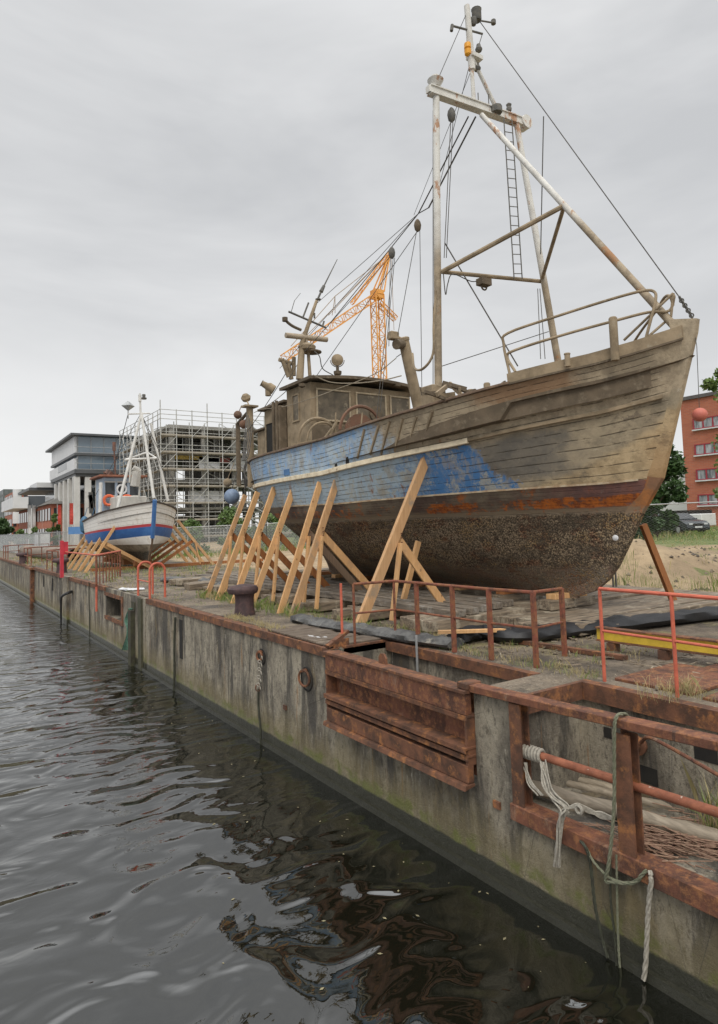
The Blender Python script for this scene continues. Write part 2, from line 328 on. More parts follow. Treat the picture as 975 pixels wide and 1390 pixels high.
GRASS_G = leafmat('green grass blades', (.11, .17, .035), (.18, .23, .06))
GRASS_Y = leafmat('dry grass blades', (.42, .34, .17), (.30, .26, .12))
BARK = mat('bark', (.12, .09, .065), (.07, .055, .04), 8, .95, .01)

# ------------------------------------------------------------------ object helpers
def wloc(o):
    v = Vector((0, 0, 0))
    while o: v += o.location; o = o.parent
    return v
def tag(o, label=None, cat=None, group=None, kind=None):
    if label: o['label'] = label
    if cat: o['category'] = cat
    if group: o['group'] = group
    if kind: o['kind'] = kind
    return o
def thing(name, loc, label, cat, group=None):
    o = bpy.data.objects.new(name, None); COL.objects.link(o); o.location = loc; o.empty_display_size = .2
    return tag(o, label, cat, group)
def copytree(o, parent=None, dl=None):
    c = o.copy(); COL.objects.link(c); c.parent = parent
    if dl is not None: c.location = Vector(dl)
    for ch in o.children: copytree(ch, c)
    return c
def frame_of(a, b):
    z = (b-a).normalized(); t = Vector((0, 0, 1)) if abs(z.z) < .95 else Vector((0, 1, 0))
    x = t.cross(z).normalized(); return x, z.cross(x), z
class MB:
    def __init__(s): s.v = []; s.f = []; s.m = []; s.uv = []; s.cur = 0
    def add(s, vs, fs, mi=None):
        o = len(s.v); s.v += [Vector(v) for v in vs]; s.f += [tuple(i+o for i in f) for f in fs]; s.m += [s.cur if mi is None else mi]*len(fs)
        return s
    def hexa(s, c):   # 8 corners, bottom ring then top ring
        return s.add(c, [(0, 3, 2, 1), (4, 5, 6, 7), (0, 1, 5, 4), (1, 2, 6, 5), (2, 3, 7, 6), (3, 0, 4, 7)])
    def box(s, x0, x1, y0, y1, z0, z1):
        return s.hexa([(x0, y0, z0), (x1, y0, z0), (x1, y1, z0), (x0, y1, z0), (x0, y0, z1), (x1, y0, z1), (x1, y1, z1), (x0, y1, z1)])
    def beam(s, a, b, w, h=None, roll=0):
        a, b = Vector(a), Vector(b); h = h or w; x, y, z = frame_of(a, b)
        if roll: x, y = x*math.cos(roll)+y*math.sin(roll), y*math.cos(roll)-x*math.sin(roll)
        c = []
        for p in (a, b):
            for i, j in ((-1, -1), (1, -1), (1, 1), (-1, 1)): c.append(p + x*(i*w/2) + y*(j*h/2))
        return s.hexa(c)
    def tube(s, a, b, r, r2=None, n=8, cap=True):
        a, b = Vector(a), Vector(b); r2 = r if r2 is None else r2; x, y, z = frame_of(a, b); vs = []
        for p, q in ((a, r), (b, r2)):
            for i in range(n): t = 2*math.pi*i/n; vs.append(p + x*(q*math.cos(t)) + y*(q*math.sin(t)))
        fs = [(i, (i+1) % n, n+(i+1) % n, n+i) for i in range(n)]
        if cap: fs += [tuple(range(n))[::-1], tuple(range(n, 2*n))]
        return s.add(vs, fs)
    def path(s, pts, r, n=6, rf=None):
        pts = [Vector(p) for p in pts]; vs = []; prev = None; k = len(pts)
        for i, p in enumerate(pts):
            d = (pts[min(i+1, k-1)] - pts[max(i-1, 0)]).normalized()
            if prev is None: x = frame_of(p, p+d)[0]
            else: x = (prev - d*prev.dot(d)); x = x.normalized() if x.length > 1e-6 else frame_of(p, p+d)[0]
            prev = x; y = d.cross(x); q = rf(i/(k-1)) if rf else r
            for j in range(n): t = 2*math.pi*j/n; vs.append(p + x*(q*math.cos(t)) + y*(q*math.sin(t)))
        fs = []
        for i in range(k-1):
            for j in range(n): fs.append((i*n+j, i*n+(j+1) % n, (i+1)*n+(j+1) % n, (i+1)*n+j))
        fs += [tuple(range(n))[::-1], tuple(range((k-1)*n, k*n))]
        return s.add(vs, fs)
    def lathe(s, c, prof, n=16, axis=(0, 0, 1)):
        c = Vector(c); x, y, z = frame_of(Vector((0, 0, 0)), Vector(axis)); vs = []
        for r, h in prof:
            for i in range(n): t = 2*math.pi*i/n; vs.append(c + z*h + x*(r*math.cos(t)) + y*(r*math.sin(t)))
        fs = []
        for k in range(len(prof)-1):
            for i in range(n): fs.append((k*n+i, k*n+(i+1) % n, (k+1)*n+(i+1) % n, (k+1)*n+i))
        fs += [tuple(range(n))[::-1], tuple(range((len(prof)-1)*n, len(prof)*n))]
        return s.add(vs, fs)
    def ball(s, c, r, n=12, sq=1.):
        return s.lathe(c, [(max(1e-4, r*math.sin(math.pi*i/n)), -r*sq*math.cos(math.pi*i/n)) for i in range(n+1)], n+4)
    def ring(s, c, R, r, axis=(0, 0, 1), n=20, arc=(0, 1)):
        c = Vector(c); x, y, z = frame_of(Vector((0, 0, 0)), Vector(axis))
        pts = [c + x*(R*math.cos(t)) + y*(R*math.sin(t)) for t in [2*math.pi*(arc[0]+(arc[1]-arc[0])*i/n) for i in range(n+1)]]
        return s.path(pts, r)
    def prism(s, poly, off):  # poly: 3D points, extruded by off
        o = Vector(off); n = len(poly); p = [Vector(q) for q in poly]
        fs = [tuple(range(n))[::-1], tuple(range(n, 2*n))] + [(i, (i+1) % n, n+(i+1) % n, n+i) for i in range(n)]
        return s.add(p+[q+o for q in p], fs)
    def build(s, name, m, parent=None, smooth=False, bevel=0, auto=False):
        me = bpy.data.meshes.new(name)
        if parent is None:
            xs = [v.x for v in s.v]; ys = [v.y for v in s.v]; base = Vector(((min(xs)+max(xs))/2, (min(ys)+max(ys))/2, min(v.z for v in s.v)))
            org = base
        else: org = wloc(parent)
        me.from_pydata([v-org for v in s.v], [], s.f)
        for mm in (m if isinstance(m, (list, tuple)) else [m]): me.materials.append(mm)
        if isinstance(m, (list, tuple)): me.polygons.foreach_set('material_index', s.m)
        if s.uv:
            l = me.uv_layers.new(name='UVMap')
            for p in me.polygons:
                for li, vi in zip(p.loop_indices, p.vertices): l.data[li].uv = s.uv[vi]
        if smooth: me.polygons.foreach_set('use_smooth', [True]*len(me.polygons))
        me.update()
        o = bpy.data.objects.new(name, me); COL.objects.link(o)
        if parent is None: o.location = org
        else: o.parent = parent
        if smooth:
            try: me.set_sharp_from_angle(angle=R_(40))
            except Exception: pass
        if bevel:
            b = o.modifiers.new('bevel', 'BEVEL'); b.width = bevel; b.segments = 1; b.limit_method = 'ANGLE'
        return o
def interp(k, x):
    if x <= k[0][0]: return k[0][1]
    for (a, va), (b, vb) in zip(k, k[1:]):
        if x <= b: return va + (vb-va)*(x-a)/(b-a)
    return k[-1][1]
def catmull(p, t):
    n = len(p)-1; i = min(int(t), n-1); f = t-i
    g = lambda j: p[max(0, min(n, j))]
    p0, p1, p2, p3 = (p[i-1] if i > 0 else p[0]*2-p[1]), p[i], p[i+1], (p[i+2] if i+2 <= n else p[n]*2-p[n-1])
    return .5*((2*p1) + (p2-p0)*f + (2*p0-5*p1+4*p2-p3)*f*f + (3*p1-p0-3*p2+p3)*f**3)
def sag(a, b, s=.3, n=10):
    a, b = Vector(a), Vector(b)
    return [a.lerp(b, i/n) - Vector((0, 0, s*4*(i/n)*(1-i/n))) for i in range(n+1)]
def smoothpts(pts, k=5):
    pts = [Vector(p) for p in pts]; return [catmull(pts, i/k) for i in range((len(pts)-1)*k+1)]

# ------------------------------------------------------------------ setting
WZ = -2.13
mb = MB(); mb.add([(-3000, -60, WZ), (5.9, -60, WZ), (5.9, 4000, WZ), (-3000, 4000, WZ)], [(0, 1, 2, 3)])
tag(mb.build('water', WATER), kind='structure')
def gz(x, y):
    z = .6*max(0, min(1, (x-18)/16))
    _c = P(858, 715, x=19.5); d = math.hypot((x-19.5)/4.2, (y-_c.y)/3.0)
    if d < 1: z += 1.35*(math.cos(math.pi*d)+1)/2*(.85+.5*noise.noise(Vector((x*.7, y*.7, 3))))
    d = math.hypot((x-30)/5, (y-24)/4)
    if d < 1: z += .8*(math.cos(math.pi*d)+1)/2
    if x > 14: z += .07*noise.noise(Vector((x*.8, y*.8, 0)))*min(1, (x-14)/2)
    return z
gx = [6.9, 8, 10, 12, 14] + [14+.6*i for i in range(1, 50)] + [44, 46, 50, 56, 70, 100, 200, 600, 4000]
gy = [-60, -20, -8, -3] + [-2+.6*i for i in range(0, 70)] + [42, 46, 52, 60, 80, 120, 250, 800, 4000]
mb = MB(); mb.add([(x, y, gz(x, y)) for y in gy for x in gx], [(j*len(gx)+i, j*len(gx)+i+1, (j+1)*len(gx)+i+1, (j+1)*len(gx)+i) for j in range(len(gy)-1) for i in range(len(gx)-1)])
tag(mb.build('ground', GROUND, smooth=True), kind='structure')

# quay wall: lower wall, upper blocks with bays
q = thing('quay_wall', (6.1, 20, -3), 'stained concrete quay wall with mossy foot running along the water', 'quay wall')
FX = 5.42
def wgrid(mb, y0, y1, z0, z1, x=FX, amp=.012):
    ny = max(2, int((y1-y0)/.25)); nz = max(2, int((z1-z0)/.2))
    vs = [(x + (amp*noise.noise(Vector((0, (y0+(y1-y0)*i/ny)*1.7, (z0+(z1-z0)*j/nz)*1.7))) if 0 < i < ny and 0 < j < nz else 0), y0+(y1-y0)*i/ny, z0+(z1-z0)*j/nz) for j in range(nz+1) for i in range(ny+1)]
    mb.add(vs, [(j*(ny+1)+i, (j+1)*(ny+1)+i, (j+1)*(ny+1)+i+1, j*(ny+1)+i+1) for j in range(nz) for i in range(ny)])
mb = MB()
mb.box(FX, 6.9, -20, 9.05, -4, -1.13)                      # wall under the bays
mb.box(FX+.003, 6.9, 5.2, 5.80, -1.13, -.02)               # divider pier
mb.box(6.62, 6.9, -20, 5.2, -1.13, -.004)                  # back of near bay
mb.box(6.55, 6.9, 5.8, 9.05, -1.13, -.004)                 # back of far bay
mb.box(FX, 6.9, 9.05, 19.55, -4, -.004)
mb.box(FX+.12, 6.9, 19.55, 19.66, -4, -.02)                # joint
mb.box(FX, 6.9, 19.66, 22.4, -4, -.004)
mb.box(FX, 6.9, 22.4, 24.6, -4, -1.0); mb.box(FX, 6.9, 22.4, 24.6, -.28, -.004); mb.box(6.1, 6.9, 22.4, 24.6, -1.0, -.28)
mb.box(FX, 6.9, 24.6, 31.9, -4, -.006)
mb.box(FX-.10, 6.9, 31.9, 33.0, -4, .02)
mb.box(FX+.03, 6.9, 33.0, 43.5, -4, -.004)
mb.box(FX+.30, 6.9, 43.5, 45.3, -4, -.10)
mb.box(FX+.03, 6.9, 45.3, 160, -4, -.004)
mb.build('concrete', WALL, q)
mb = MB(); mb.box(FX-.05, FX+.003, -20, 160, -4, -2.04)      # foot ledge
mb.build('foot_ledge', WALL, q)
mb = MB()
for y0, y1 in ((9.05, 19.5), (24.7, 31.8), (33.1, 43.4), (45.4, 70)):
    y = y0
    while y < y1:
        ye = min(y1, y+random.uniform(1.8, 3.2)); o = random.uniform(-.006, .006)
        mb.box(FX-.028+o, FX-.004, y, ye-.015, -.13, .02+o); mb.box(FX-.004, FX+.16, y, ye-.015, .003, .02+o); y = ye
mb.build('edge_iron', RUST, q)
mb = MB()
mb.box(FX+.17, 7.3, 9.1, 31.8, .0, .024); mb.box(FX+.17, 7.3, 33.1, 160, .0, .024)
mb.build('coping', DECK, q)
mb = MB()   # brown boards and gaps of the coping near the bay
for i in range(9):
    y0 = 9.12+i*.26; mb.box(FX+.03, 6.35+random.uniform(-.15, .2), y0, y0+.235, .026, .055+random.uniform(0, .012))
mb.build('coping_board', BOARD, q, bevel=.006)
mb = MB()   # steel trims of the bays' rims and pier top
mb.box(5.66, 6.60, 9.05, 9.13, -.10, .03); mb.box(6.49, 6.548, 5.82, 9.04, -.14, .012); mb.box(6.55, 6.62, 5.82, 9.04, -.001, .012)
mb.build('bay_rim', RUST, q)
mb = MB(); mb.box(FX+.02, 6.9, 5.22, 5.80, -.018, .012); mb.build('pier_top', DECK, q)
mb = MB(); mb.box(5.54, 6.615, 5.135, 5.197, -.17, .035); mb.box(6.555, 6.617, -6, 5.13, -.17, .035); mb.box(6.62, 6.70, -6, 5.197, .02, .035)
mb.build('bay_rim', RUST, q)
mb = MB(); mb.box(6.702, 6.99, -6, 5.197, -.003, .008); mb.box(6.622, 6.99, 5.2, 9.05, -.003, .008); mb.build('bay_kerb', DECK, q)
# recess window frame, joint plate
mb = MB(); mb.box(FX-.03, FX+.05, 22.2, 24.8, -.27, -.15); mb.box(FX-.03, FX+.05, 22.2, 24.8, -1.1, -.98); mb.box(FX-.03, FX+.05, 22.2, 22.4, -.98, -.27)
mb.build('recess_frame', RUST, q)
for yy in (16.4, 33.6, 36.5, 39.5):
    mb = MB(); mb.box(FX-.012, FX-.003, yy-.11, yy+.11, -1.25 if yy < 20 else -.9, -.28); mb.build('slot', DARK, q)
def wring(y, z, R=.13):
    mb = MB(); mb.ring((FX-.06, y, z), R, .022, axis=(1, .25, 0)); mb.tube((FX-.09, y, z+R), (FX+.03, y, z+R), .03); mb.build('mooring_ring', RUST, q, True)
    mb = MB(); mb.ring((FX-.004, y, z-.02), R+.06, .018, axis=(1, 0, 0)); mb.build('ring_pocket', DARK, q, True)
wring(P(417, 920, x=FX).y, P(417, 920, x=FX).z); wring(P(356, 885, x=FX).y, P(356, 890, x=FX).z+.0, .08)
for px, py in ((497, 965), (676, 1092), (388, 960), (600, 1010)):
    p = P(px, py, x=FX); mb = MB(); mb.box(FX-.03, FX, p.y-.05, p.y+.05, p.z-.04, p.z+.04); mb.build('bolt_stub', RUST, q)
# wall holes of the near bay
for px, py, w, h in ((879, 1053, .11, .09), (957, 1022, .12, .09), (824, 995, .05, .06)):
    p = P(px, py, x=6.6); mb = MB(); mb.box(6.612, 6.618, p.y-w, p.y+w, p.z-h, p.z+h); mb.build('wall_hole', DARK, q)

# ------------------------------------------------------------------ steel fender panel closing the far bay
f = thing('steel_panel', (5.36, 7.4, -1.15), 'rust red riveted steel fender panel with three flanges on the quay wall', 'steel panel')
Y0, Y1 = 5.83, 9.02
mb = MB(); mb.box(FX+.06, FX+.08, Y0, Y1, -1.02, -.09); mb.build('plate', RUST_RED, f)
def flange(z, d, t=.03, name='flange'):
    mb = MB(); mb.box(FX-.03-d, FX+.058, Y0-.03, Y1+.02, z-t/2, z+t/2); mb.box(FX-.03-d, FX-.03-d+.02, Y0-.03, Y1+.02, z-.05, z-t/2); mb.build(name, RUST, f, bevel=.004)
flange(-.30, .10); flange(-.66, .14); flange(-.755, .11)
mb = MB(); mb.box(FX-.13, FX-.031, Y0-.02, Y1, -.28, -.03); mb.build('top_beam', RUST_RED, f, bevel=.006)
mb = MB(); mb.box(FX-.16, FX-.001, Y0-.04, Y1+.03, -.03, .01); mb.box(FX+.02, FX+.10, Y0, Y1, -.12, .0); mb.build('top_flange', RUST, f, bevel=.004)
mb = MB(); mb.box(FX-.13, FX-.031, Y0-.02, Y1, -1.06, -.86)
mb.hexa([(FX-.20, Y0-.03, -1.13), (FX-.031, Y0-.03, -1.10), (FX-.031, Y1+.02, -1.10), (FX-.20, Y1+.02, -1.13), (FX-.18, Y0-.03, -1.065), (FX-.031, Y0-.03, -1.065), (FX-.031, Y1+.02, -1.065), (FX-.18, Y1+.02, -1.065)])
mb.build('bottom_beam', RUST, f, bevel=.006)
for yy in (Y0-.02, Y1-.02):
    mb = MB(); mb.box(FX-.12, FX+.058, yy, yy+.04, -.86, -.28); mb.build('end_plate', RUST, f)
mb = MB(); mb.prism([(FX+.03, 7.6, -.12), (FX+.03, 7.78, -.12), (FX+.03, 7.78, .08), (FX+.03, 7.73, .14), (FX+.03, 7.65, .14), (FX+.03, 7.6, .08)], (.03, 0, 0)); mb.build('lifting_lug', RUST, f)
mb = MB(); mb.box(FX-.12, FX+.12, Y0-.05, Y0+.13, .012, .09); mb.build('end_lug', RUST, f, bevel=.01)
mb = MB(); mb.beam((FX-.03, 9.12, .05), (5.83, 9.2, .24), .1, .05); mb.box(5.5, 5.8, 9.10, 9.14, .02, .14); mb.build('gusset', RUST, f)

# ------------------------------------------------------------------ near steel guard frame
g = thing('guard_frame', (5.4, 3.5, -1.3), 'heavy rusted steel guard frame with pipe closing the near bay of the quay', 'steel frame')
def edgepts(pxs, x): return [P(a, b, x=x) for a, b in pxs]
XF = 5.36
ta, tb = P(646, 936, x=XF), P(975, 999, x=XF); tb2 = tb + (tb-ta).normalized()*3.2; tb2.z = tb.z
def ibeam(mb, a, b, w, h):   # an I profile lying along a-b, with flanges top and bottom
    up = Vector((0, 0, 1))
    mb.beam(a+up*(h/2-.012), b+up*(h/2-.012), w, .024); mb.beam(a-up*(h/2-.012), b-up*(h/2-.012), w, .024); mb.beam(a, b, .03, h-.05)
a = Vector((XF+.06, 5.82, .03)); b_ = Vector((XF+.06, 4.6, .06)); c_ = Vector((XF+.06, 2.9, .12)); d_ = Vector((XF+.06, -1, .2))
mb = MB()
for p0, p1 in ((a, b_), (b_, c_), (c_, d_)): mb.beam(p0, p1, .17, .085)
mb.build('top_rail', RUST_RED, g, bevel=.008)
mb = MB()
for p0, p1 in ((a, b_), (b_, c_), (c_, d_)):
    o = Vector((0.1, 0, -.05)); mb.beam(p0+o, p1+o, .02, .06)
mb.build('rail_web', RUST, g)
mb = MB(); mb.box(XF-.02, XF+.13, -1.2, 5.22, -1.26, -1.085); mb.box(XF+.13, XF+.20, -1.2, 5.22, -1.11, -1.085); mb.build('bottom_beam', RUST_RED, g, bevel=.008)
def hpost(y, w=.16):
    mb = MB(); mb.box(XF, XF+.02, y-w/2, y+w/2, -1.084, -.01); mb.box(XF+.12, XF+.14, y-w/2, y+w/2, -1.084, -.01); mb.box(XF+.02, XF+.12, y-.012, y+.012, -1.084, -.01)
    mb.build('upright', RUST, g)
hpost(5.11); hpost(P(845, 1040, x=XF).y, .17); hpost(1.6)
pa, pb = P(706, 1017, x=XF+.13), P(975, 1103, x=XF+.13); pb = pb+(pb-pa)*.8
mb = MB(); mb.tube(pa, pb, .042, n=16); mb.build('pipe', mat('rusty pipe with old paint', (.36, .13, .07), (.22, .075, .04), 7, .7, .003, c=(.50, .40, .32), camt=(.62, .68), cscale=14), g, True)
# bracket pipe on the bay's back wall
t = thing('wall_pipe', P(880, 1000, x=6.45), 'thin rusty pipe slanting down the back wall of the near bay', 'pipe')
mb = MB(); mb.path(smoothpts([P(870, 1008, x=6.5), P(880, 1001, x=6.4), P(905, 1012, x=6.35), P(975, 1052, x=6.15), P(1030, 1085, x=6.0)]), .02, 8); mb.build('pipe', RUST_RED, t, True)
c = P(866, 1012, x=6.55); mb = MB(); mb.lathe(c, [(.07, -.08), (.10, -.02), (.10, .03), (.05, .05), (.05, .09)], 12, (-1, -.2, 0)); mb.build('flange', RUST, t, True)

# bay contents
def log(a, b, r, r2, name, label):
    n = 9; a, b = Vector(a), Vector(b)
    mb = MB(); mb.path([a.lerp(b, i/n)+Vector((0, 0, .02*noise.noise(Vector((i*.7, r*50, 0))))) for i in range(n+1)], r, 9, rf=lambda t: (r+(r2-r)*t)*(1+.08*math.sin(t*17)))
    tag(mb.build(name, LOG, smooth=True), label, 'log')
log(P(722, 1068, z=-1.0), P(1010, 1150, z=-1.06), .075, .085, 'driftwood_log', 'bleached grey log lying lengthwise in the near bay, thickest one')
log(P(715, 1052, z=-1.12), P(960, 1108, z=-1.12), .05, .045, 'driftwood_log', 'darker thin log behind the thickest log in the near bay')
log(P(735, 1046, z=-1.14), P(850, 1075, z=-1.10), .04, .05, 'driftwood_log', 'short dark log against the back wall of the near bay')
log(P(760, 1095, z=-1.12), P(985, 1130, z=-1.14), .045, .05, 'driftwood_log', 'half buried log in front of the thickest log in the near bay')
mb = MB()
for i in range(420):
    c = P(random.gauss(930, 55), random.gauss(1142, 14), z=-1.12); c.z = -1.15+random.random()*.12; c.x = max(5.62, min(6.5, c.x)); 
    an = random.gauss(1.9, .35); L = random.uniform(.12, .42); d = Vector((math.cos(an), math.sin(an), random.uniform(-.12, .12)))*L/2
    mb.tube(c-d, c+d, random.uniform(.004, .008), n=4)
tag(mb.build('twig_pile', TWIG), 'heap of dry reddish twigs in the near bay behind the guard frame', 'twigs', kind='stuff')
mb = MB(); 
for i in range(70):
    c = Vector((random.uniform(5.6, 6.55), random.uniform(1, 5.1), -1.19+random.random()*.06)); d = Vector((random.uniform(-.5, .5), 1, random.uniform(-.05, .05)))*random.uniform(.05, .3)
    mb.beam(c-d, c+d, random.uniform(.02, .06), .015)
tag(mb.build('wood_debris', LOG), 'broken grey boards and splinters on the floor of the near bay', 'debris', kind='stuff')

# ------------------------------------------------------------------ ropes on the frame and wall
def rope(name, pts, r, m, label, cat='rope', k=6, strands=True):
    pts = smoothpts(pts, k)
    mb = MB()
    if strands:
        # resample, then three twisted strands
        L = [0]
        for p, p2 in zip(pts, pts[1:]): L.append(L[-1]+(p2-p).length)
        n = max(8, int(L[-1]/(r*1.3))); n = min(n, 420); out = []; j = 0
        for i in range(n+1):
            s_ = L[-1]*i/n
            while j < len(pts)-2 and L[j+1] < s_: j += 1
            out.append((pts[j].lerp(pts[j+1], (s_-L[j])/max(1e-6, L[j+1]-L[j])), s_))
        for ph in range(3):
            pp = []
            for i, (p, s_) in enumerate(out):
                d = (out[min(i+1, n)][0]-out[max(i-1, 0)][0]); x, y, z = frame_of(Vector(), d) if d.length > 1e-6 else (Vector((1, 0, 0)), Vector((0, 1, 0)), None)
                an = s_/(r*2.3)+ph*2.094; pp.append(p+x*(math.cos(an)*r*.5)+y*(math.sin(an)*r*.5))
            mb.path(pp, r*.58, 5)
    else: mb.path(pts, r, 7)
    return tag(mb.build(name, m, smooth=True), label, cat)
X1 = XF-.03
# long rope over the top rail, down beside the upright, bow at the bottom
rope('mooring_rope', [P(852, 972, x=XF+.17), P(846, 969, x=XF+.08), P(836, 975, x=XF-.04), P(834, 1010, x=X1-.02), P(834, 1080, x=X1-.02), P(831, 1130, x=X1-.03), P(826, 1175, x=X1-.04), P(822, 1195, x=X1-.02), P(832, 1197, x=X1-.02), P(860, 1198, x=X1), P(874, 1185, x=X1), P(880, 1180, x=X1+.03)], .017, ROPE_G, 'grey green rope looped over the top rail of the guard frame beside its upright')
rope('mooring_rope', [P(882, 1182, x=X1), P(884, 1195, x=X1-.02), P(880, 1235, x=X1), P(877, 1300, x=X1+.02), P(874, 1330, x=X1+.02)], .022, ROPE_W, 'short thick rope hanging straight down right of the looped one')
rope('mooring_rope', [P(788, 1142, x=X1), P(795, 1150, x=X1-.02), P(802, 1175, x=X1), P(808, 1230, x=X1), P(818, 1275, x=X1+.02), P(825, 1300, x=X1+.02)], .016, ROPE_D, 'dark slimy rope trailing from the bottom beam into the water, leftmost of three')
rope('mooring_rope', [P(829, 1165, x=X1+.01), P(829, 1220, x=X1+.01), P(835, 1275, x=X1+.02), P(838, 1330, x=X1+.02)], .011, ROPE_D, 'thin dark rope hanging to the water, left strand of the pair under the loop')
rope('mooring_rope', [P(837, 1160, x=X1+.01), P(838, 1230, x=X1+.01), P(840, 1290, x=X1+.02), P(843, 1330, x=X1+.02)], .011, ROPE_G, 'thin grey rope hanging to the water, right strand of the pair under the loop')
rope('mooring_rope', [P(795, 1146, x=X1+.02), P(805, 1168, x=X1-.01), P(826, 1190, x=X1-.02), P(850, 1200, x=X1-.01)], .012, ROPE_G, 'thin rope swinging from the bottom beam to the foot of the loop')
t = thing('frayed_rope', P(720, 1040, x=XF), 'bleached frayed rope wound round the pipe and hung over the bottom beam', 'rope')
axis = (pb-pa).normalized(); xx, yy, zz = frame_of(pa, pb)
pts = []
for i in range(7*12): an = 2*math.pi*i/12; pts.append(pa + axis*(.03+.30*i/84) + xx*(math.cos(an)*.062) + yy*(math.sin(an)*.062))
mb = MB(); mb.path(pts, .019, 6); mb.build('coil', ROPE_W, t, True)
mb = MB(); base = [P(738, 1035, x=XF+.06), P(742, 1062, x=XF-.02), P(752, 1080, x=XF-.03), P(768, 1096, x=XF-.05), P(764, 1103, x=XF-.07), P(760, 1120, x=XF-.06), P(758, 1150, x=XF-.06), P(757, 1176, x=XF-.06)]
for k in range(12):
    off = Vector((random.gauss(0, .014), random.gauss(0, .02), random.gauss(0, .01))); pp = smoothpts([p+off+Vector((random.gauss(0, .009), random.gauss(0, .016), random.gauss(0, .008))) for p in base[:(8 if k % 3 else 6)]], 5)
    mb.path(pp, random.uniform(.006, .013), 5)
for k in range(4):
    pp = smoothpts([P(712+random.gauss(0, 3), 1035, x=XF+.05), P(722+random.gauss(0, 4), 1062, x=XF+.03), P(735+random.gauss(0, 3), 1080, x=XF)], 5); mb.path(pp, .009, 5)
mb.build('frayed_tail', ROPE_W, t, True)
mb = MB()
for k in range(7):
    pp = smoothpts([P(768, 1098, x=XF-.06), P(785, 1094+random.gauss(0, 2), x=XF-.02), P(800, 1102+random.gauss(0, 3), x=XF+.08), P(815, 1106+random.gauss(0, 3), x=XF+.12), P(832, 1109+random.gauss(0, 2), x=XF+.16)], 5); mb.path(pp, .010, 5)
mb.ring(P(786, 1099, x=XF-.04), .035, .016, (1, 0, 0)); mb.build('knot', ROPE_W, t, True)
def line(px0, py0, px1, py1, r, m, label, x=FX-.05, name='mooring_rope', cat='rope'):
    a, b = P(px0, py0, x=x), P(px1, py1, x=x); b.z = min(b.z, b.z)
    return rope(name, [a, a.lerp(b, .35)+Vector((0, .03, 0)), a.lerp(b, .7)-Vector((0, .02, 0)), b], r, m, label, cat, strands=False)
line(238, 838, 236, 945, .03, ROPE_D, 'dark weedy rope hanging from a slot in the middle of the quay wall')
line(351, 935, 354, 1010, .022, ROPE_D, 'black slimy rope under the chain knot reaching into the water')
line(121, 790, 122, 870, .02, ROPE_D, 'thin black line dropping to the water under the barred railing')
# shackle and chain clump
t = thing('chain', P(354, 905, x=FX-.06), 'grey knotted chain and rope hanging from a small ring on the quay wall', 'chain')
mb = MB()
for i in range(9):
    c = P(356-(i % 2)*3-i*.3, 893+i*5.2, x=FX-.07); mb.ring(c, .032, .011, (1, (.9 if i % 2 else -.4), .2), 10)
mb.build('chain_links', ROPE_W, t, True)
mb = MB(); c = P(350, 934, x=FX-.06); mb.ring(c, .06, .014, (1, .3, 0), 12); mb.build('shackle', RUST, t, True)
# green netting by the ladder, black fender pile and dark rope
t = thing('torn_net', P(172, 850, x=FX-.08), 'torn green netting hanging beside the dark fender pile on the wall', 'net')
mb = MB()
for k in range(10):
    pp = smoothpts([P(177+random.gauss(0, 1.2), 826, x=FX-.05), P(172+random.gauss(0, 1.5), 842, x=FX-.1), P(173+random.gauss(0, 2), 858, x=FX-.09), P(169+random.gauss(0, 1.6), 882, x=FX-.08)], 5); mb.path(pp, .025, 4)
mb.build('netting', NET, t)
a = P(179, 830, x=FX-.06)
mb = MB(); mb.box(FX-.14, FX-.002, a.y-.16, a.y+.16, WZ-.6, -.45); mb.box(FX-.03, FX-.001, a.y-.2, a.y+.2, -.45, -.2)
tag(mb.build('fender_pile', mat('wet black timber', (.035, .03, .022), (.06, .06, .03), 5, .8, .02)), 'wet black timber pile on the wall beside the green netting', 'fender pile')
mb = MB(); mb.box(FX-.06, FX-.002, 19.9, 20.25, WZ-.6, -.03)
tag(mb.build('fender_pile', mat('mossy timber', (.05, .05, .028), (.08, .075, .045), 5, .8, .02)), 'mossy timber pile under the twin red hoops of the ladder', 'fender pile')
mb = MB(); mb.box(FX-.18, FX+.05, 43.3, 43.7, WZ-.5, -.1); mb.box(FX-.25, FX-.02, 43.1, 45.4, -.12, .0)
tag(mb.build('fender_pile', RUST), 'rusty steel pile with cap far down the quay', 'fender pile')
mb = MB(); mb.path(smoothpts([P(98, 803, x=FX), P(92, 805, x=FX-.25), P(84, 810, x=FX-.3), P(83, 820, x=FX-.25), P(83, 840, x=FX-.2), P(83, 852, x=FX-.2)]), .05, 6, rf=lambda t: .07-.04*t)
tag(mb.build('drain_hose', TARP, smooth=True), 'black hose curling out of the wall under the crimson post', 'hose')

# ------------------------------------------------------------------ bollards
def bollard(loc, s, label):
    t = thing('bollard', loc, label, 'bollard', 'bollards along the quay edge')
    x, y, z = loc; ns = [(.20, 0), (.195, .05), (.18, .14), (.175, .30), (.185, .38), (.21, .41)]
    mb = MB(); mb.lathe(loc, [(r*s, h*s) for r, h in ns], 24); mb.build('shaft', IRON, t, True)
    mb = MB(); mb.lathe((x, y, z+.33*s), [(.19*s, .06*s), (.24*s, .08*s), (.262*s, .13*s), (.262*s, .17*s), (.23*s, .215*s), (.13*s, .24*s), (.03*s, .245*s)], 24)
    for v in mb.v:
        v.x += .06*s*max(0, (x-v.x)/.3)*-1 if v.x < x-.2*s else 0
    mb.build('cap', IRON, t, True)
    return t
bp = P(330, 836, z=.02)
bollard(Vector((6.05, bp.y+.1, .024)), 1.2, 'mushroom bollard with wide cap standing by the pine props, nearest one')
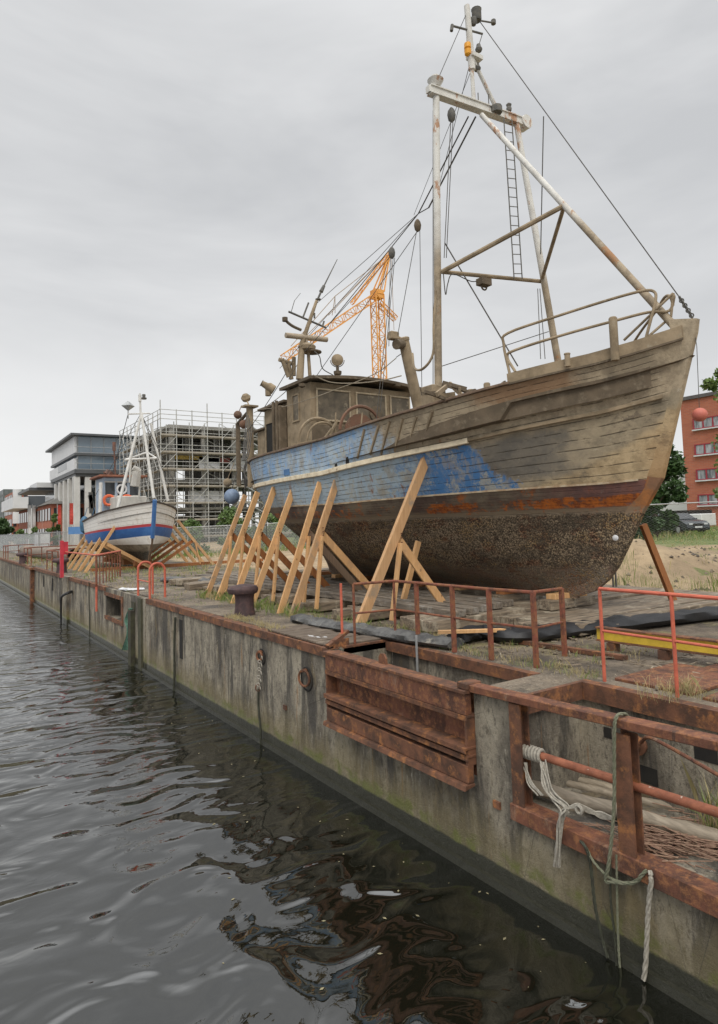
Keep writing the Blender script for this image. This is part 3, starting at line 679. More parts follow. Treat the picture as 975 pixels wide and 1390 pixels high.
bollard(P(78, 778, z=.02)+Vector((.2, 0, 0)), 1.3, 'bollard standing beside the crimson post')
bollard(P(20, 764, z=.02)+Vector((.3, -2, 0)), 1.3, 'small far bollard on the quay at the left picture edge')

# ------------------------------------------------------------------ railings
def railing(label, posts, m, top=1.0, mid=.5, r=.022, sq=True, group=None, extra=0):
    t = thing('railing', posts[0], label, 'railing', group)
    for i, p in enumerate(posts):
        p = Vector(p); mb = MB()
        if sq and 2 <= i < len(posts)-0: mb.box(p.x-.028, p.x+.028, p.y-.028, p.y+.028, p.z, p.z+top)
        else: mb.tube(p, p+Vector((0, 0, top)), r, n=8)
        mb.build('post', m, t)
    pts = [Vector(p)+Vector((0, 0, top)) for p in posts]
    mb = MB(); mb.path(pts, r*1.05, 8); mb.build('top_rail', m, t, True)
    if mid:
        mb = MB(); mb.path([p-Vector((0, 0, top-mid)) for p in pts], r*.8, 8); mb.build('mid_rail', m, t, True)
    return t
z1 = .01
r1 = [P(475, 877, z=z1), P(541, 870, z=z1), P(568, 876, z=z1), P(618, 886, z=z1), P(671, 900, z=z1), P(728, 903, z=z1), P(765, 888, z=z1)]
r1[0] = Vector((5.9, 9.08, z1)); r1[1] = Vector((6.66, 8.98, z1)); r1[2] = Vector((6.70, 8.42, z1)); r1[3] = Vector((6.72, 7.57, z1)); r1[4] = Vector((6.73, 6.80, z1)); r1[5] = Vector((6.82, 6.06, z1)); r1[6] = Vector((7.72, 6.32, z1-.04))
t = railing('rusty brown railing bent round the far bay of the quay', r1, RAIL_RUST, 1.0, .52)
mb = MB(); mb.tube((5.72, 9.18, .03), (5.72, 9.18, 1.03), .022); tag(mb.build('rail_post', RAIL_RED, smooth=True), 'single faded red post standing free at the left end of the rusty railing', 'post')
p1 = P(821, 925, z=.03); p2 = P(920, 947, z=.03); dr = (p2-p1).normalized()
t = railing('faded red tube railing along the near bay at the right edge', [p1, p2, p2+dr*1.35, p2+dr*2.7], RAIL_RED, 1.1, .60, .021, sq=False)
# galvanised stub behind panel
mb = MB(); mb.tube((6.45, 8.15, -.4), (6.45, 8.15, .22), .02); tag(mb.build('stub_pipe', STEELG), 'short pale pipe stub standing in the far bay', 'pipe')
# ladder hoops
t = thing('ladder_hoops', (5.5, 20, 0), 'twin red hoop handrails of a quay ladder', 'ladder')
for y in (19.25, 20.5):
    pts = [Vector((5.45, y, .02)), Vector((5.45, y, .78)), Vector((5.48, y, .92)), Vector((5.58, y, 1.02)), Vector((5.76, y+.02, 1.02)), Vector((5.87, y+.03, .92)), Vector((5.9, y+.03, .78)), Vector((5.9, y+.03, .02))]
    mb = MB(); mb.path(smoothpts(pts, 4), .035, 8); mb.build('hoop', RAIL_RED, t, True)
mb = MB(); mb.tube((5.45, 19.25, .5), (5.45, 20.5, .5), .02); mb.build('cross_rail', RAIL_RED, t)
# crimson notice post
rp = P(84, 784, z=.02)
t = thing('crimson_post', rp, 'tall crimson post with small flat red board on the quay edge', 'post')
ph = P(84, 734, y=rp.y).z
mb = MB(); mb.box(rp.x-.075, rp.x+.075, rp.y-.06, rp.y+.06, .02, ph); mb.build('post', RED_POST, t)
mb = MB(); mb.box(rp.x+.08, rp.x+.26, rp.y-.03, rp.y+.03, ph-.62, ph-.05); mb.build('board', RED_POST, t)
# barred gate
a, b = P(121, 801, z=.02), P(160, 783, z=.02); b = Vector((a.x+2.2, a.y+3.0, .02))
a = Vector((5.25, 25.4, .0)); b = Vector((7.1, 29.6, .0))
t = thing('barred_railing', a, 'faded red railing with upright bars beside the prop frames of the blue and white boat', 'railing')
for i in range(9):
    p = a.lerp(b, i/8); mb = MB(); mb.tube(p, p+Vector((0, 0, 1.15)), .04 if i in (0, 8) else .022); mb.build('bar', RAIL_RUST, t)
mb = MB(); mb.tube(a+Vector((0, 0, 1.15)), b+Vector((0, 0, 1.15)), .035); mb.build('top_rail', RAIL_RED, t)
mb = MB(); c = a+Vector((-.1, 6.5, .3)); mb.tube(a+Vector((0, 0, 1.15)), c+Vector((.1, 0, .85)), .03); mb.tube(a+Vector((0, 0, .1)), a+Vector((0, 0, -.9)), .04); mb.build('side_rail', RAIL_RED, t)
# far railings
for i, (y0, lab) in enumerate(((36, 'far rusty railing just beyond the second bollard'), (46, 'rusty railing standing past the steel pile'), (60, 'small rusty railing farthest down the quay at the left edge'))):
    pts = [Vector((5.6, y0, .02)), Vector((5.6, y0+1.8, .02)), Vector((5.6, y0+3.6, .02)), Vector((6.9, y0+5.2, .02)), Vector((8.2, y0+5.4, .02)), Vector((9.4, y0+5.4, .02))]
    railing(lab, pts, RAIL_RUST, 1.05, .55, .035, group='far railings on the quay')

# ------------------------------------------------------------------ timber shores
def shore(name, loc, label, head, brace_from, brace_to, post_to, group, braceM=PINE, w=.13, mirror=False, post=True):
    t = thing(name, loc, label, 'timber prop', group); L = Vector(loc); sx = -1 if mirror else 1
    X = lambda v: L + Vector((v[0]*sx, v[1], v[2]))
    mb = MB(); mb.beam(X((0, 0, 0)), X(head), w*.55*random.uniform(.9, 1.12), w*1.2*random.uniform(.88, 1.1), roll=random.uniform(-.12, .12)); mb.build('prop', random.choice((PINE, PINE, PINE_B)), t, bevel=.004)
    if not mirror and w > .121:
        f_ = head if False else None; a_ = X((brace_from[0]+.01, 0, brace_from[2])); mb = MB()
        for k_ in (-.09, .0, .09): mb.tube(a_+Vector((0, -.09, k_)), a_+Vector((0, -.055, k_)), .012, n=6)
        mb.build('bolt', RUST, t)
    mb = MB(); mb.beam(X((brace_from[0], .06, brace_from[2])), X((brace_to[0], .06, brace_to[2])), .05, .17); mb.build('brace', braceM, t, bevel=.004)
    if post:
        mb = MB(); mb.beam(X((brace_from[0]-.03, -.07, brace_from[2]-.1)), X((post_to[0], -.07, post_to[2])), .06, .10); mb.build('upright', PINE, t, bevel=.004)
    return t
GS = 'pine props shoring the big wreck'
shore('timber_shore', (6.75, 10.3, 0), 'biggest and nearest pine prop against the blue side of the wreck', (1.85, 0, 3.34), (1.06, 0, 1.70), (2.25, 0, .22), (.76, 0, .12), GS, PINE, .155)
tops = {12.9: (459, 648), 13.5: (435, 655), 15.1: (400, 660), 16.2: (373, 662), 17.3: (350, 668), 18.2: (333, 672)}
ord_ = ['second', 'third', 'fourth', 'fifth', 'sixth', 'farthest']
for (y, pt), nm, bm in zip(tops.items(), ord_, (PINE, PINE_G, PINE_D, PINE_D, PINE_D, PINE_D)):  # rear braces get browner timber: shadow under the hull painted as colour
    h = P(*pt, y=y)
    shore('timber_shore', (6.75, y, 0), f'{nm} pine prop of the row from the bow of the wreck' if nm != 'farthest' else 'farthest pine prop of the row, at the stern of the wreck',
          (h.x-6.75, 0, h.z), (.80, 0, 1.85), (2.45, 0, .15), (.58, 0, .12), GS, bm, .125)
# shore on the far side of the wreck's bow
mb = MB(); a, b = P(873, 712, x=12.4), P(908, 800, x=12.9); mb.beam(a, b+(b-a)*.25, .10, .13)
tag(mb.build('far_side_shore', PINE_D, bevel=.004), 'brown timber prop leaning on the far side of the bow of the wreck', 'timber prop')
for i, (px0, py0, px1, py1) in enumerate(((568, 735, 548, 808),)):
    mb = MB(); mb.beam(P(px0, py0, y=11.2), P(px1, py1+6, y=11.2), .08, .12); tag(mb.build('short_shore', PINE, bevel=.004), 'short pine prop under the belly of the wreck between the nearest props', 'timber prop')

# ------------------------------------------------------------------ timber platform, keel blocks, tarps
GT = 'old timbers laid under the wreck'
def tbeam(a, b, w, h, m, label, name='platform_timber', cat='timber', group=GT):
    mb = MB(); mb.beam(a, b, w, h); return tag(mb.build(name, m, bevel=.012), label, cat, group)
k = 0
for i in range(9):
    y = 7.2+i*1.95; n = 3
    lab = 'old grey timber lying crosswise under the wreck'
    for j in range(n):
        yy = y+j*.31+random.uniform(-.03, .03); x0 = 7.35+random.uniform(-.25, .2) + max(0, (9.3-yy))*.75
        tbeam((x0, yy, .12+random.uniform(0, .02)), (14.2+random.uniform(-.3, .3), yy+random.uniform(-.1, .1), .12), .27, .2, TIMBER, lab)
for i in range(5):
    x = 8.2+i*.42; tbeam((x, 9.0+i*.1, .30), (x+.05, 22.5+random.uniform(-1, 1), .30), .25, .13, TIMBER_Y, 'old grey plank lying lengthwise on the timbers under the wreck', 'platform_plank', 'plank', 'planks laid lengthwise under the wreck')
# broad deck of boards at the bow
mb = MB()
for i in range(22):
    y = 6.9+i*.26; x0 = 8.9+random.uniform(-.05, .05)+(9.3-y)*.35; mb.box(max(8.0, x0), 15.4, y, y+.24, .0, .16+random.uniform(-.008, .008))
tag(mb.build('board_platform', TIMBER, bevel=.006), 'broad low platform of weathered boards under the bow of the wreck', 'platform')
for i in range(8):
    y = 8.75+i*1.4; mb = MB(); mb.box(10.5, 11.5, y, y+.24, .365, .47)
    tag(mb.build('keel_block', PINE_D if i % 2 else PINE, bevel=.006), 'orange timber block wedged under the keel of the wreck', 'keel block', 'keel blocks under the wreck')
    mb = MB(); mb.box(10.3, 11.7, y-.05, y+.3, .17, .364)
    tag(mb.build('keel_sleeper', TIMBER, bevel=.01), 'grey sleeper carrying a keel block of the wreck', 'sleeper', 'sleepers under the keel blocks')
mb = MB(); a, b = P(575, 880, z=.16), P(692, 854, z=.2); mb.beam(P(595, 858, z=.22), P(693, 855, z=.22), .09, .05)
tag(mb.build('pine_batten', PINE), 'single new pine batten lying behind the rusty railing', 'batten')
# black tarp rolls along the platform edge
def tarp(pts, r, m, label, name='plastic_sheet', fl=.55):
    pts = smoothpts(pts, 8); mb = MB(); n = 10; k = len(pts); vs = []
    for i, p in enumerate(pts):
        d = (pts[min(i+1, k-1)]-pts[max(i-1, 0)]).normalized(); x = Vector((-d.y, d.x, 0)).normalized()
        for j in range(n):
            t = 2*math.pi*j/n; q = r*(1+.35*noise.noise(Vector((i*.6, j*1.1, r*9))))
            vs.append(p+x*(q*math.cos(t)*1.5)+Vector((0, 0, q*fl*(math.sin(t)+.9))))
    fs = [(i*n+j, i*n+(j+1) % n, (i+1)*n+(j+1) % n, (i+1)*n+j) for i in range(k-1) for j in range(n)] + [tuple(range(n))[::-1], tuple(range((k-1)*n, k*n))]
    mb.add(vs, fs); return tag(mb.build(name, m, smooth=True), label, 'tarpaulin')
tarp([P(620, 873, z=.02), P(655, 866, z=.02), P(700, 872, z=.02), P(760, 865, z=.02), P(820, 858, z=.02), P(900, 848, z=.02), P(985, 838, z=.02)], .14, TARP, 'black plastic sheet rolled along the front edge of the board platform', fl=.8)
tarp([P(225, 790, z=.02), P(280, 793, z=.02), P(330, 808, z=.02)], .20, TARP_G, 'grey tarpaulin bunched on the quay behind the first bollard')
tarp([P(405, 843, z=.02), P(440, 852, z=.02), P(490, 860, z=.02), P(560, 872, z=.02), P(620, 880, z=.02)], .15, TARP_G, 'dusty tarpaulin bunched at the feet of the two nearest props')
tarp([P(418, 865, z=.02), P(432, 868, z=.02), P(450, 868, z=.02)], .04, WHITE_P, 'scrap of white plastic sheet beside the dusty tarpaulin', 'plastic_scrap')
tarp([P(165, 801, z=.02), P(180, 802, z=.02), P(196, 801, z=.02)], .08, WHITE_P, 'white plastic sheet lying behind the twin red hoops', 'plastic_scrap')
mb = MB()
for i in range(4): mb.box(7.55+i*.6, 8.1+i*.6, 18.5+i*.5, 24+i*.4, .03, .12+.06*i)
tag(mb.build('slab_stack', DECK, bevel=.01), 'grey slabs stepped on the quay before the stern of the wreck', 'slabs')
# near platform pieces right: yellow beam on trestles and steel plates
t = thing('yellow_beam', (9.1, 5.6, .1), 'yellow painted steel beam on low trestles behind the red railing', 'beam')
a, b = P(812, 867, z=.16), P(1010, 893, z=.16)
mb = MB(); mb.beam(a+Vector((0, 0, .08)), b+Vector((0, 0, .08)), .06, .16); mb.build('beam_web', YELLOW, t, bevel=.004)
mb = MB(); mb.beam(a+Vector((0, 0, .175)), b+Vector((0, 0, .175)), .14, .02); mb.beam(a+Vector((0, 0, -.01)), b+Vector((0, 0, -.01)), .14, .02); mb.build('flange', RUST, t)
for f_ in (.12, .5, .9):
    c = a.lerp(b, f_); mb = MB(); mb.box(c.x-.08, c.x+.08, c.y-.06, c.y+.06, 0, .13); mb.build('trestle', RUST, t)
for i, (x0, x1, y0, y1, l) in enumerate(((6.95, 8.15, 2.2, 3.9, 'rusty steel cover plate in front of the red railing post, nearest'), (7.0, 8.3, 4.05, 5.0, 'rusty steel cover plate between the red railing and the yellow beam'), (8.25, 9.0, 2.0, 4.6, 'rusty steel cover plate farthest from the quay edge'))):
    mb = MB(); mb.box(x0, x1, y0, y1, .002, .035+i*.004); tag(mb.build('cover_plate', RUST_RED, bevel=.004), l, 'steel plate')
mb = MB(); mb.beam(P(700, 870, z=.04), P(850, 893, z=.04), .10, .06); tag(mb.build('rail_track', RUST), 'rusty rail lying on the paving between the two railings', 'rail')

# ------------------------------------------------------------------ hull lofting (level 0 keel .. 5 sheer)
def loft(levels, ny=60, sub=5, cx=11.0):
    """levels: (y0, y1, B, p, te, pa, ta, zf); returns grid[level][station] of (y, b, z)"""
    G = []
    for (y0, y1, B, p, te, pa, ta, zf) in levels:
        row = []
        for i in range(ny+1):
            s = i/ny; t = (1-math.cos(math.pi*s))/2*.5+s*.5
            t = t if s < 1 else 1
            fw = 1-(1-min(t/te, 1))**p
            af = 1 if t < ta else max(0, 1-((t-ta)/(1-ta))**pa)**.5
            y = y0+t*(y1-y0); row.append(Vector((y, max(.07 if i else .07, B*fw*af), zf(y))))
        G.append(row)
    out = []
    nl = len(levels)-1
    for k in range(nl*sub+1):
        out.append([catmull([G[l][i] for l in range(nl+1)], k/sub) for i in range(ny+1)])
    return out
def hullmesh(name, levels, m, parent, cx=11.0, ny=60, sub=6, amp=.0):
    g = loft(levels, ny, sub); mb = MB(); nk = len(g)
    for side in (-1, 1):
        o = len(mb.v)
        for k, row in enumerate(g):
            for i, p in enumerate(row):
                mb.v.append(Vector((cx+side*max(p.y, .05), p.x, p.z))); mb.uv.append((p.x, k/sub))
        for k in range(nk-1):
            for i in range(ny):
                a = o+k*(ny+1)+i; f = (a, a+1, a+ny+2, a+ny+1); mb.f.append(f if side > 0 else f[::-1]); mb.m.append(0)
    # close keel and stern and stem
    W = nk*(ny+1)
    for i in range(ny): mb.f.append((i, W+i, W+i+1, i+1)); mb.m.append(0)
    for k in range(nk-1):
        a = k*(ny+1)+ny; mb.f.append((a, W+a, W+a+ny+1, a+ny+1)); mb.m.append(0)
        a = k*(ny+1); mb.f.append((a, a+ny+1, W+a+ny+1, W+a)); mb.m.append(0)
    return mb.build(name, m, parent, True), g
def sheerline(g, row, cx, side, dz=0, din=0, y0=None, y1=None):
    pts = []
    for p in g[row]:
        if (y0 is None or p.x >= y0) and (y1 is None or p.x <= y1): pts.append(Vector((cx+side*max(0.02, p.y-din), p.x, p.z+dz)))
    return pts
def ribbon(pts, w, h, close=True):
    """rectangular section swept along pts: width w horizontally, height h"""
    mb = MB(); n = len(pts); vs = []
    for i, p in enumerate(pts):
        d = (pts[min(i+1, n-1)]-pts[max(i-1, 0)]).normalized(); s = Vector((-d.y, d.x, 0)).normalized()
        for a, b in ((-1, -1), (1, -1), (1, 1), (-1, 1)): vs.append(p+s*(a*w/2)+Vector((0, 0, b*h/2)))
    fs = [(i*4+j, i*4+(j+1) % 4, (i+1)*4+(j+1) % 4, (i+1)*4+j) for i in range(n-1) for j in range(4)] + [(3, 2, 1, 0), tuple((n-1)*4+j for j in range(4))]
    mb.add(vs, fs); return mb

# ================================================================== THE WRECK
S = thing('fishing_vessel', (11, 12, .47), 'big mud caked wooden wreck with peeling blue side and mussel grown bottom, propped on quay', 'ship')
SX = 11.0
sh = [(5.8, 5.12), (6.1, 5.0), (6.6, 4.83), (7.1, 4.70), (8.4, 4.50), (9.2, 4.38), (10, 4.27), (11.5, 4.14), (13.1, 4.02), (15.5, 4.0), (19, 4.05), (21, 4.12)]
rb = [(5.8, 4.25), (6.25, 4.12), (7.2, 3.87), (8.6, 3.67), (9.6, 3.53), (10.9, 3.42), (13.3, 3.24), (17, 3.24), (20.5, 3.30)]
pn = [(6.5, 2.68), (7.5, 2.61), (9.5, 2.57), (13, 2.49), (18, 2.57), (20, 2.75)]
K = lambda tbl: (lambda y: interp(tbl, y))
LV = [(8.15, 18.2, .12, 1.0, .1, 4, .95, lambda y: .47+.25*max(0, (8.9-y)/.75)),
      (7.62, 18.6, 1.95, 1.35, .62, 1.9, .45, lambda y: 1.08+.45*max(0, (y-15.5)/3)),
      (7.12, 19.5, 2.84, 1.6, .58, 2.2, .48, lambda y: 2.05+.25*max(0, (y-16.5)/3)),
      (6.70, 20.1, 3.02, 1.85, .55, 2.5, .5, K(pn)),
      (6.22, 20.7, 3.12, 2.25, .52, 2.8, .5, K(rb)),
      (5.92, 21.0, 3.15, 2.6, .50, 3.0, .5, K(sh))]
hull, HG = hullmesh('hull', LV, HULL, S, SX, 80, 6)
SUB = 6
def shp(y, side=-1, row=5*SUB, dz=0, din=0):
    r = HG[row]
    for a, b in zip(r, r[1:]):
        if a.x <= y <= b.x:
            t = (y-a.x)/max(1e-6, b.x-a.x); p = a.lerp(b, t); return Vector((SX+side*(p.y-din), y, p.z+dz))
    return Vector((SX, y, r[-1].z+dz))
# stem
prof = [(5.80, 5.34), (5.84, 5.12), (6.14, 4.18), (6.62, 2.65), (7.04, 2.05), (7.38, 1.45), (7.62, 1.05), (7.85, .78), (8.15, .55), (8.6, .40), (9.2, .36)]
mb = MB(); n = len(prof); w = .10
vs = []
for i, (y, z) in enumerate(prof):
    a = prof[max(0, i-1)]; b = prof[min(n-1, i+1)]; d = Vector((0, b[0]-a[0], b[1]-a[1])).normalized(); nn = Vector((0, -d.z, d.y))*(1 if True else 1)
    nn = -nn if nn.y < 0 else nn      # inward direction (aft, up)
    p = Vector((SX, y, z))
    for s in (-1, 1): vs.append(p+Vector((s*w*.55, 0, 0)))
    for s in (1, -1): vs.append(p+nn*interp([(0, .42), (2, .34), (5, .22), (10, .2)], i)+Vector((s*interp([(0, .20), (2, .16), (5, .13), (10, .10)], i), 0, 0)))
mb.add(vs, [(i*4+j, (i+1)*4+j, (i+1)*4+(j+1) % 4, i*4+(j+1) % 4) for i in range(n-1) for j in range(4)] + [(0, 1, 2, 3), tuple((n-1)*4+j for j in (3, 2, 1, 0))])
for v in mb.v: mb.uv.append((v.y*.0+6.2, interp([(.4, .1), (2.05, 2.0), (2.66, 3.0), (4.2, 4), (5.3, 5)], v.z)))
mb.build('stem', HULL, S)
mb = MB(); mb.box(SX-.06, SX+.06, 8.6, 18.1, .36, .475); mb.uv = [(9, .2)]*len(mb.v); mb.build('keel', HULL, S)
# rub rail, cap rail, raised forecastle plank, inner bulwark
RUBM = mat('pale worn rubbing strake', (.80, .70, .52), (.62, .53, .38), 5, .8, .006, c=(.25, .15, .08), camt=(.58, .68), cscale=5)
for sd in (-1, 1):
    pts = sheerline(HG, 4*SUB, SX, sd, dz=-.01, din=-.03, y0=9.2); ribbon(pts, .10, .11).build('rub_rail', RUBM, S, bevel=.01)
    pts = sheerline(HG, 4*SUB, SX, sd, dz=-.0, din=-.03, y0=6.4, y1=9.4); ribbon(pts, .09, .07).build('rub_rail', MUD, S, bevel=.01)
    pts = sheerline(HG, 5*SUB, SX, sd, dz=.02, din=.03, y0=8.2); ribbon(pts, .20, .05).build('cap_rail', MUD_D if sd > 0 else mat('splintered brown cap', (.22, .15, .10), (.13, .09, .065), 6, .9, .01, c=(.34, .28, .2)), S, bevel=.006)
    # raised plank forward: from 0.17 high aft to 0.26 at bow
    mb = MB(); pts = [p for p in sheerline(HG, 5*SUB, SX, sd, din=-.0, y0=6.0, y1=8.45)]
    vs = []
    for i, p in enumerate(pts):
        hh = .19+.04*(1-i/len(pts)); o = Vector((sd, 0, 0))
        vs += [p+o*.035, p+o*.05+Vector((0, 0, hh)), p-o*.05+Vector((0, 0, hh)), p-o*.04]
    mb.add(vs, [(i*4+j, i*4+(j+1) % 4, (i+1)*4+(j+1) % 4, (i+1)*4+j) for i in range(len(pts)-1) for j in range(4)] + [(3, 2, 1, 0), tuple((len(pts)-1)*4+j for j in range(4))])
    mb.build('forecastle_bulwark', MUD, S)
    pts = sheerline(HG, 5*SUB, SX, sd, dz=-.005, din=-.035, y0=6.0, y1=8.45); ribbon(pts, .07, .035).build('moulding', MUD_D, S)
    # thin paint ledge strip above the water line paint
    pts = sheerline(HG, 3*SUB, SX, sd, dz=.0, din=-.008, y0=6.9, y1=16); ribbon(pts, .03, .035).build('paint_ledge', mat('pale ledge', (.45, .38, .27), (.30, .2, .12), 6, .9, .004), S)
# deck
mb = MB(); r = [p for p in HG[5*SUB]]; vs = []
for p in r:
    for s in (-1, 1): vs.append((SX+s*max(.05, p.y-.02), p.x, p.z-.62+(.28 if p.x < 8.4 else 0)))
mb.add(vs, [(2*i, 2*i+1, 2*i+3, 2*i+2) for i in range(len(r)-1)]); mb.build('deck', MUD_D, S)
# inner bulwark lining
for sd in (-1, 1):
    mb = MB(); pts = sheerline(HG, 5*SUB, SX, sd, din=.12, y0=6.4); vs = []
    for p in pts: vs += [p, p-Vector((0, 0, .62))]
    mb.add(vs, [(2*i, 2*i+1, 2*i+3, 2*i+2) for i in range(len(pts)-1)]); mb.build('bulwark_lining', MUD_D, S)
# batten strips on the bulwark amidships
for px, py, qx, qy in ((515, 578, 504, 617), (530, 572, 519, 617), (548, 568, 537, 613), (567, 566, 554, 609), (588, 558, 575, 603), (496, 583, 487, 622)):
    def onside(a, b):
        rr = ROT @ _d(a, b); best = None
        for i in range(400):
            y = 8+i*.02; t = y/rr.y; p = CAM+rr*t
            zf = interp(rb, y); zs = interp(sh, y); lv = 4+max(-1, min(1, (p.z-zf)/(zs-zf)))
            k = int(lv*SUB); s = shp(y, -1, min(5*SUB, max(0, k)))
            if best is None or abs(s.x-p.x) < best[0]: best = (abs(s.x-p.x), p)
        return best[1]-Vector((.02, 0, 0))
    a, b = onside(px, py), onside(qx, qy); mb = MB(); mb.beam(a, b, .05, .05); mb.build('bulwark_batten', MUD, S)
# scuppers and dents
for px, py in ((390, 641), (457, 634), (472, 625)):
    p = onside(px, py); mb = MB(); mb.box(p.x+.002, p.x+.03, p.y-(.16 if px == 390 else .05), p.y+(.16 if px == 390 else .05), p.z-.08, p.z+.08); mb.build('scupper', mat('deep blue patch', (.08, .19, .38), (.05, .12, .26), 4) if px == 390 else DARK, S)
p = P(836, 730, x=10.62); mb = MB(); mb.lathe(p, [(.05, 0), (.055, .02), (.03, .035)], 12, (-1, -.35, 0)); 
mb.build('anode', WHITE_P, S, True)
# blue fender ball at the quarter
t = thing('fender_buoy', P(315, 675, y=20.0), 'faded blue ball fender hanging at the stern quarter of the wreck', 'fender')
bc = P(315, 674, y=19.6); mb = MB(); mb.ball(bc, .25, 12); mb.build('ball', mat('faded blue vinyl', (.20, .27, .38), (.14, .19, .28), 4, .6, c=(.3, .25, .2), camt=(.6, .7)), t, True)
mb = MB(); mb.path(sag(bc+Vector((0, 0, .24)), P(322, 640, y=19.6), .02), .015, 5); mb.build('line', WIRE, t)
mb = MB(); bc = P(309, 655, y=19.9); mb.ball(bc, .14, 10); mb.path([bc+Vector((0, 0, .1)), P(318, 628, y=19.8)], .012, 5)
tag(mb.build('small_float', MUD, smooth=True), 'small muddy float hanging at the stern of the wreck', 'float')

# ---- deckhouse and wheelhouse
W = MB()
def house(name, x0, x1, y0, y1, z0, z1, m, parent, slope=0):
    mb = MB(); mb.hexa([(x0, y0, z0), (x1, y0, z0), (x1, y1, z0), (x0, y1, z0), (x0+slope, y0, z1), (x1-slope, y0, z1), (x1-slope, y1, z1), (x0+slope, y1, z1)])
    return mb.build(name, m, parent, bevel=.02)
wh = house('wheelhouse', 9.32, 13.05, 16.35, 17.85, 3.4, 6.22, MUD, S)
dh = house('deckhouse', 9.36, 12.8, 17.87, 19.55, 3.4, 5.86, MUD, S)
ah = house('aft_house', 9.42, 12.6, 19.57, 20.25, 3.4, 5.25, MUD, S)
mb = MB()   # cambered roof
vs = []; nx = 10
for i in range(nx+1):
    x = 9.15+(13.55-9.15)*i/nx; z = 6.23+.16*math.sin(math.pi*i/nx)
    for y in (16.05, 18.0): vs += [(x, y, z), (x, y, z+.09)]
fs = []
for i in range(nx):
    a = i*4; b = a+4; fs += [(a, a+1, b+1, b), (a+2, b+2, b+3, a+3), (a, b, b+2, a+2), (a+1, a+3, b+3, b+1)]
fs += [(0, 2, 3, 1), (nx*4, nx*4+1, nx*4+3, nx*4+2)]
mb.add(vs, fs); mb.build('roof', MUD_D, wh)
mb = MB(); mb.box(9.2, 13.0, 17.83, 19.75, 5.862, 5.94); mb.build('roof', MUD_D, dh, bevel=.01)
mb = MB(); mb.box(9.3, 12.7, 19.5, 20.4, 5.252, 5.31); mb.build('roof', MUD_D, ah)
mb = MB(); mb.box(9.34, 13.0, 16.30, 16.348, 3.5, 4.95); mb.build('front_skirt', MUD_D, wh)
GL_MUD = mat('mud smeared glass', (.16, .13, .09), (.085, .07, .05), 2.5, .6, .003, c=(.24, .2, .14), camt=(.55, .65), cscale=3)
for (ax, bx) in ((9.55, 10.65), (10.95, 12.0), (12.25, 12.95)):
    mb = MB(); mb.box(ax, bx, 16.322, 16.347, 5.12, 5.98); w_ = mb.build('window', GL_MUD, wh)
    mb = MB()
    for q in ((ax-.05, bx+.05, 5.06, 5.115), (ax-.05, bx+.05, 5.985, 6.04), (ax-.05, ax-.002, 5.116, 5.984), (bx+.002, bx+.05, 5.116, 5.984)): mb.box(q[0], q[1], 16.29, 16.346, q[2], q[3])
    mb.build('frame', mat('pale mud frame', (.48, .40, .28), (.33, .27, .19), 4, .9, .004), w_, bevel=.01)
mb = MB(); mb.lathe((11.62, 16.32, 5.42), [(.22, 0), (.24, .04), (.2, .05), (.06, .05), (.05, .09)], 20, (0, -1, 0)); mb.build('clear_view_screen', MUD_D, wh, True)
def sideopen(name, ya, yb, za, zb, m, par, x=9.32, fr=True):
    mb = MB(); mb.box(x-.012, x-.002, ya, yb, za, zb); w_ = mb.build(name, m, par)
    if fr:
        mb = MB()
        for q in ((ya-.05, yb+.05, za-.05, za-.002), (ya-.05, yb+.05, zb+.002, zb+.05), (ya-.05, ya-.002, za-.002, zb+.002), (yb+.002, yb+.05, za-.002, zb+.002)): mb.box(x-.035, x-.002, q[0], q[1], q[2], q[3])
        mb.build('frame', MUD, w_)
sideopen('window', 17.05, 17.4, 5.2, 5.95, GL_MUD, wh)
pd0, pd1 = P(373, 573, x=9.36), P(362, 573, x=9.36)
sideopen('doorway', pd0.y, pd1.y, 4.0, pd0.z, DARK, dh, 9.36)
mb = MB(); mb.box(9.05, 9.34, 17.86, 18.25, 3.5, 5.75); mb.build('vent_trunk', MUD_D, dh, bevel=.03)
for yy in (17.95, 18.18): mb = MB(); mb.tube((9.02, yy, 3.6), (9.02, yy, 5.9), .05); mb.build('downpipe', MUD_D, dh)
mb = MB(); mb.beam((9.33, 18.5, 3.9), (9.25, 18.45, 5.5), .04, .5); mb.build('open_door', MUD, dh)
# roof furniture
mb = MB(); mb.box(11.45, 12.6, 16.5, 17.2, 6.42, 6.56); mb.build('roof_hatch', MUD, wh, bevel=.03)
mb = MB(); c = P(482/1+0, 491, y=17.0); c = P(458, 489, y=17.2); mb.lathe(c, [(.17, -.09), (.19, .0), (.19, .05), (.10, .10), (.02, .11)], 20, (-.45, -.85, .05)); sl = mb.build('searchlight', MUD, wh, True)
mb = MB(); mb.ring(c, .22, .014, (-.45, -.85, .05), 14, (.5, 1.0)); mb.tube(c-Vector((0, 0, .2)), c-Vector((0, 0, .4)), .05); mb.lathe(c-Vector((0, 0, .46)), [(.12, 0), (.13, .1), (.05, .13)], 12); mb.build('searchlight_yoke', MUD_D, sl, True)
for px in (410, 540): 
    p = P(px, 521, y=16.05); mb = MB(); mb.lathe(p, [(.10, 0), (.09, -.08), (.03, -.12)], 10); mb.build('deck_lamp', MUD_D, wh, True)
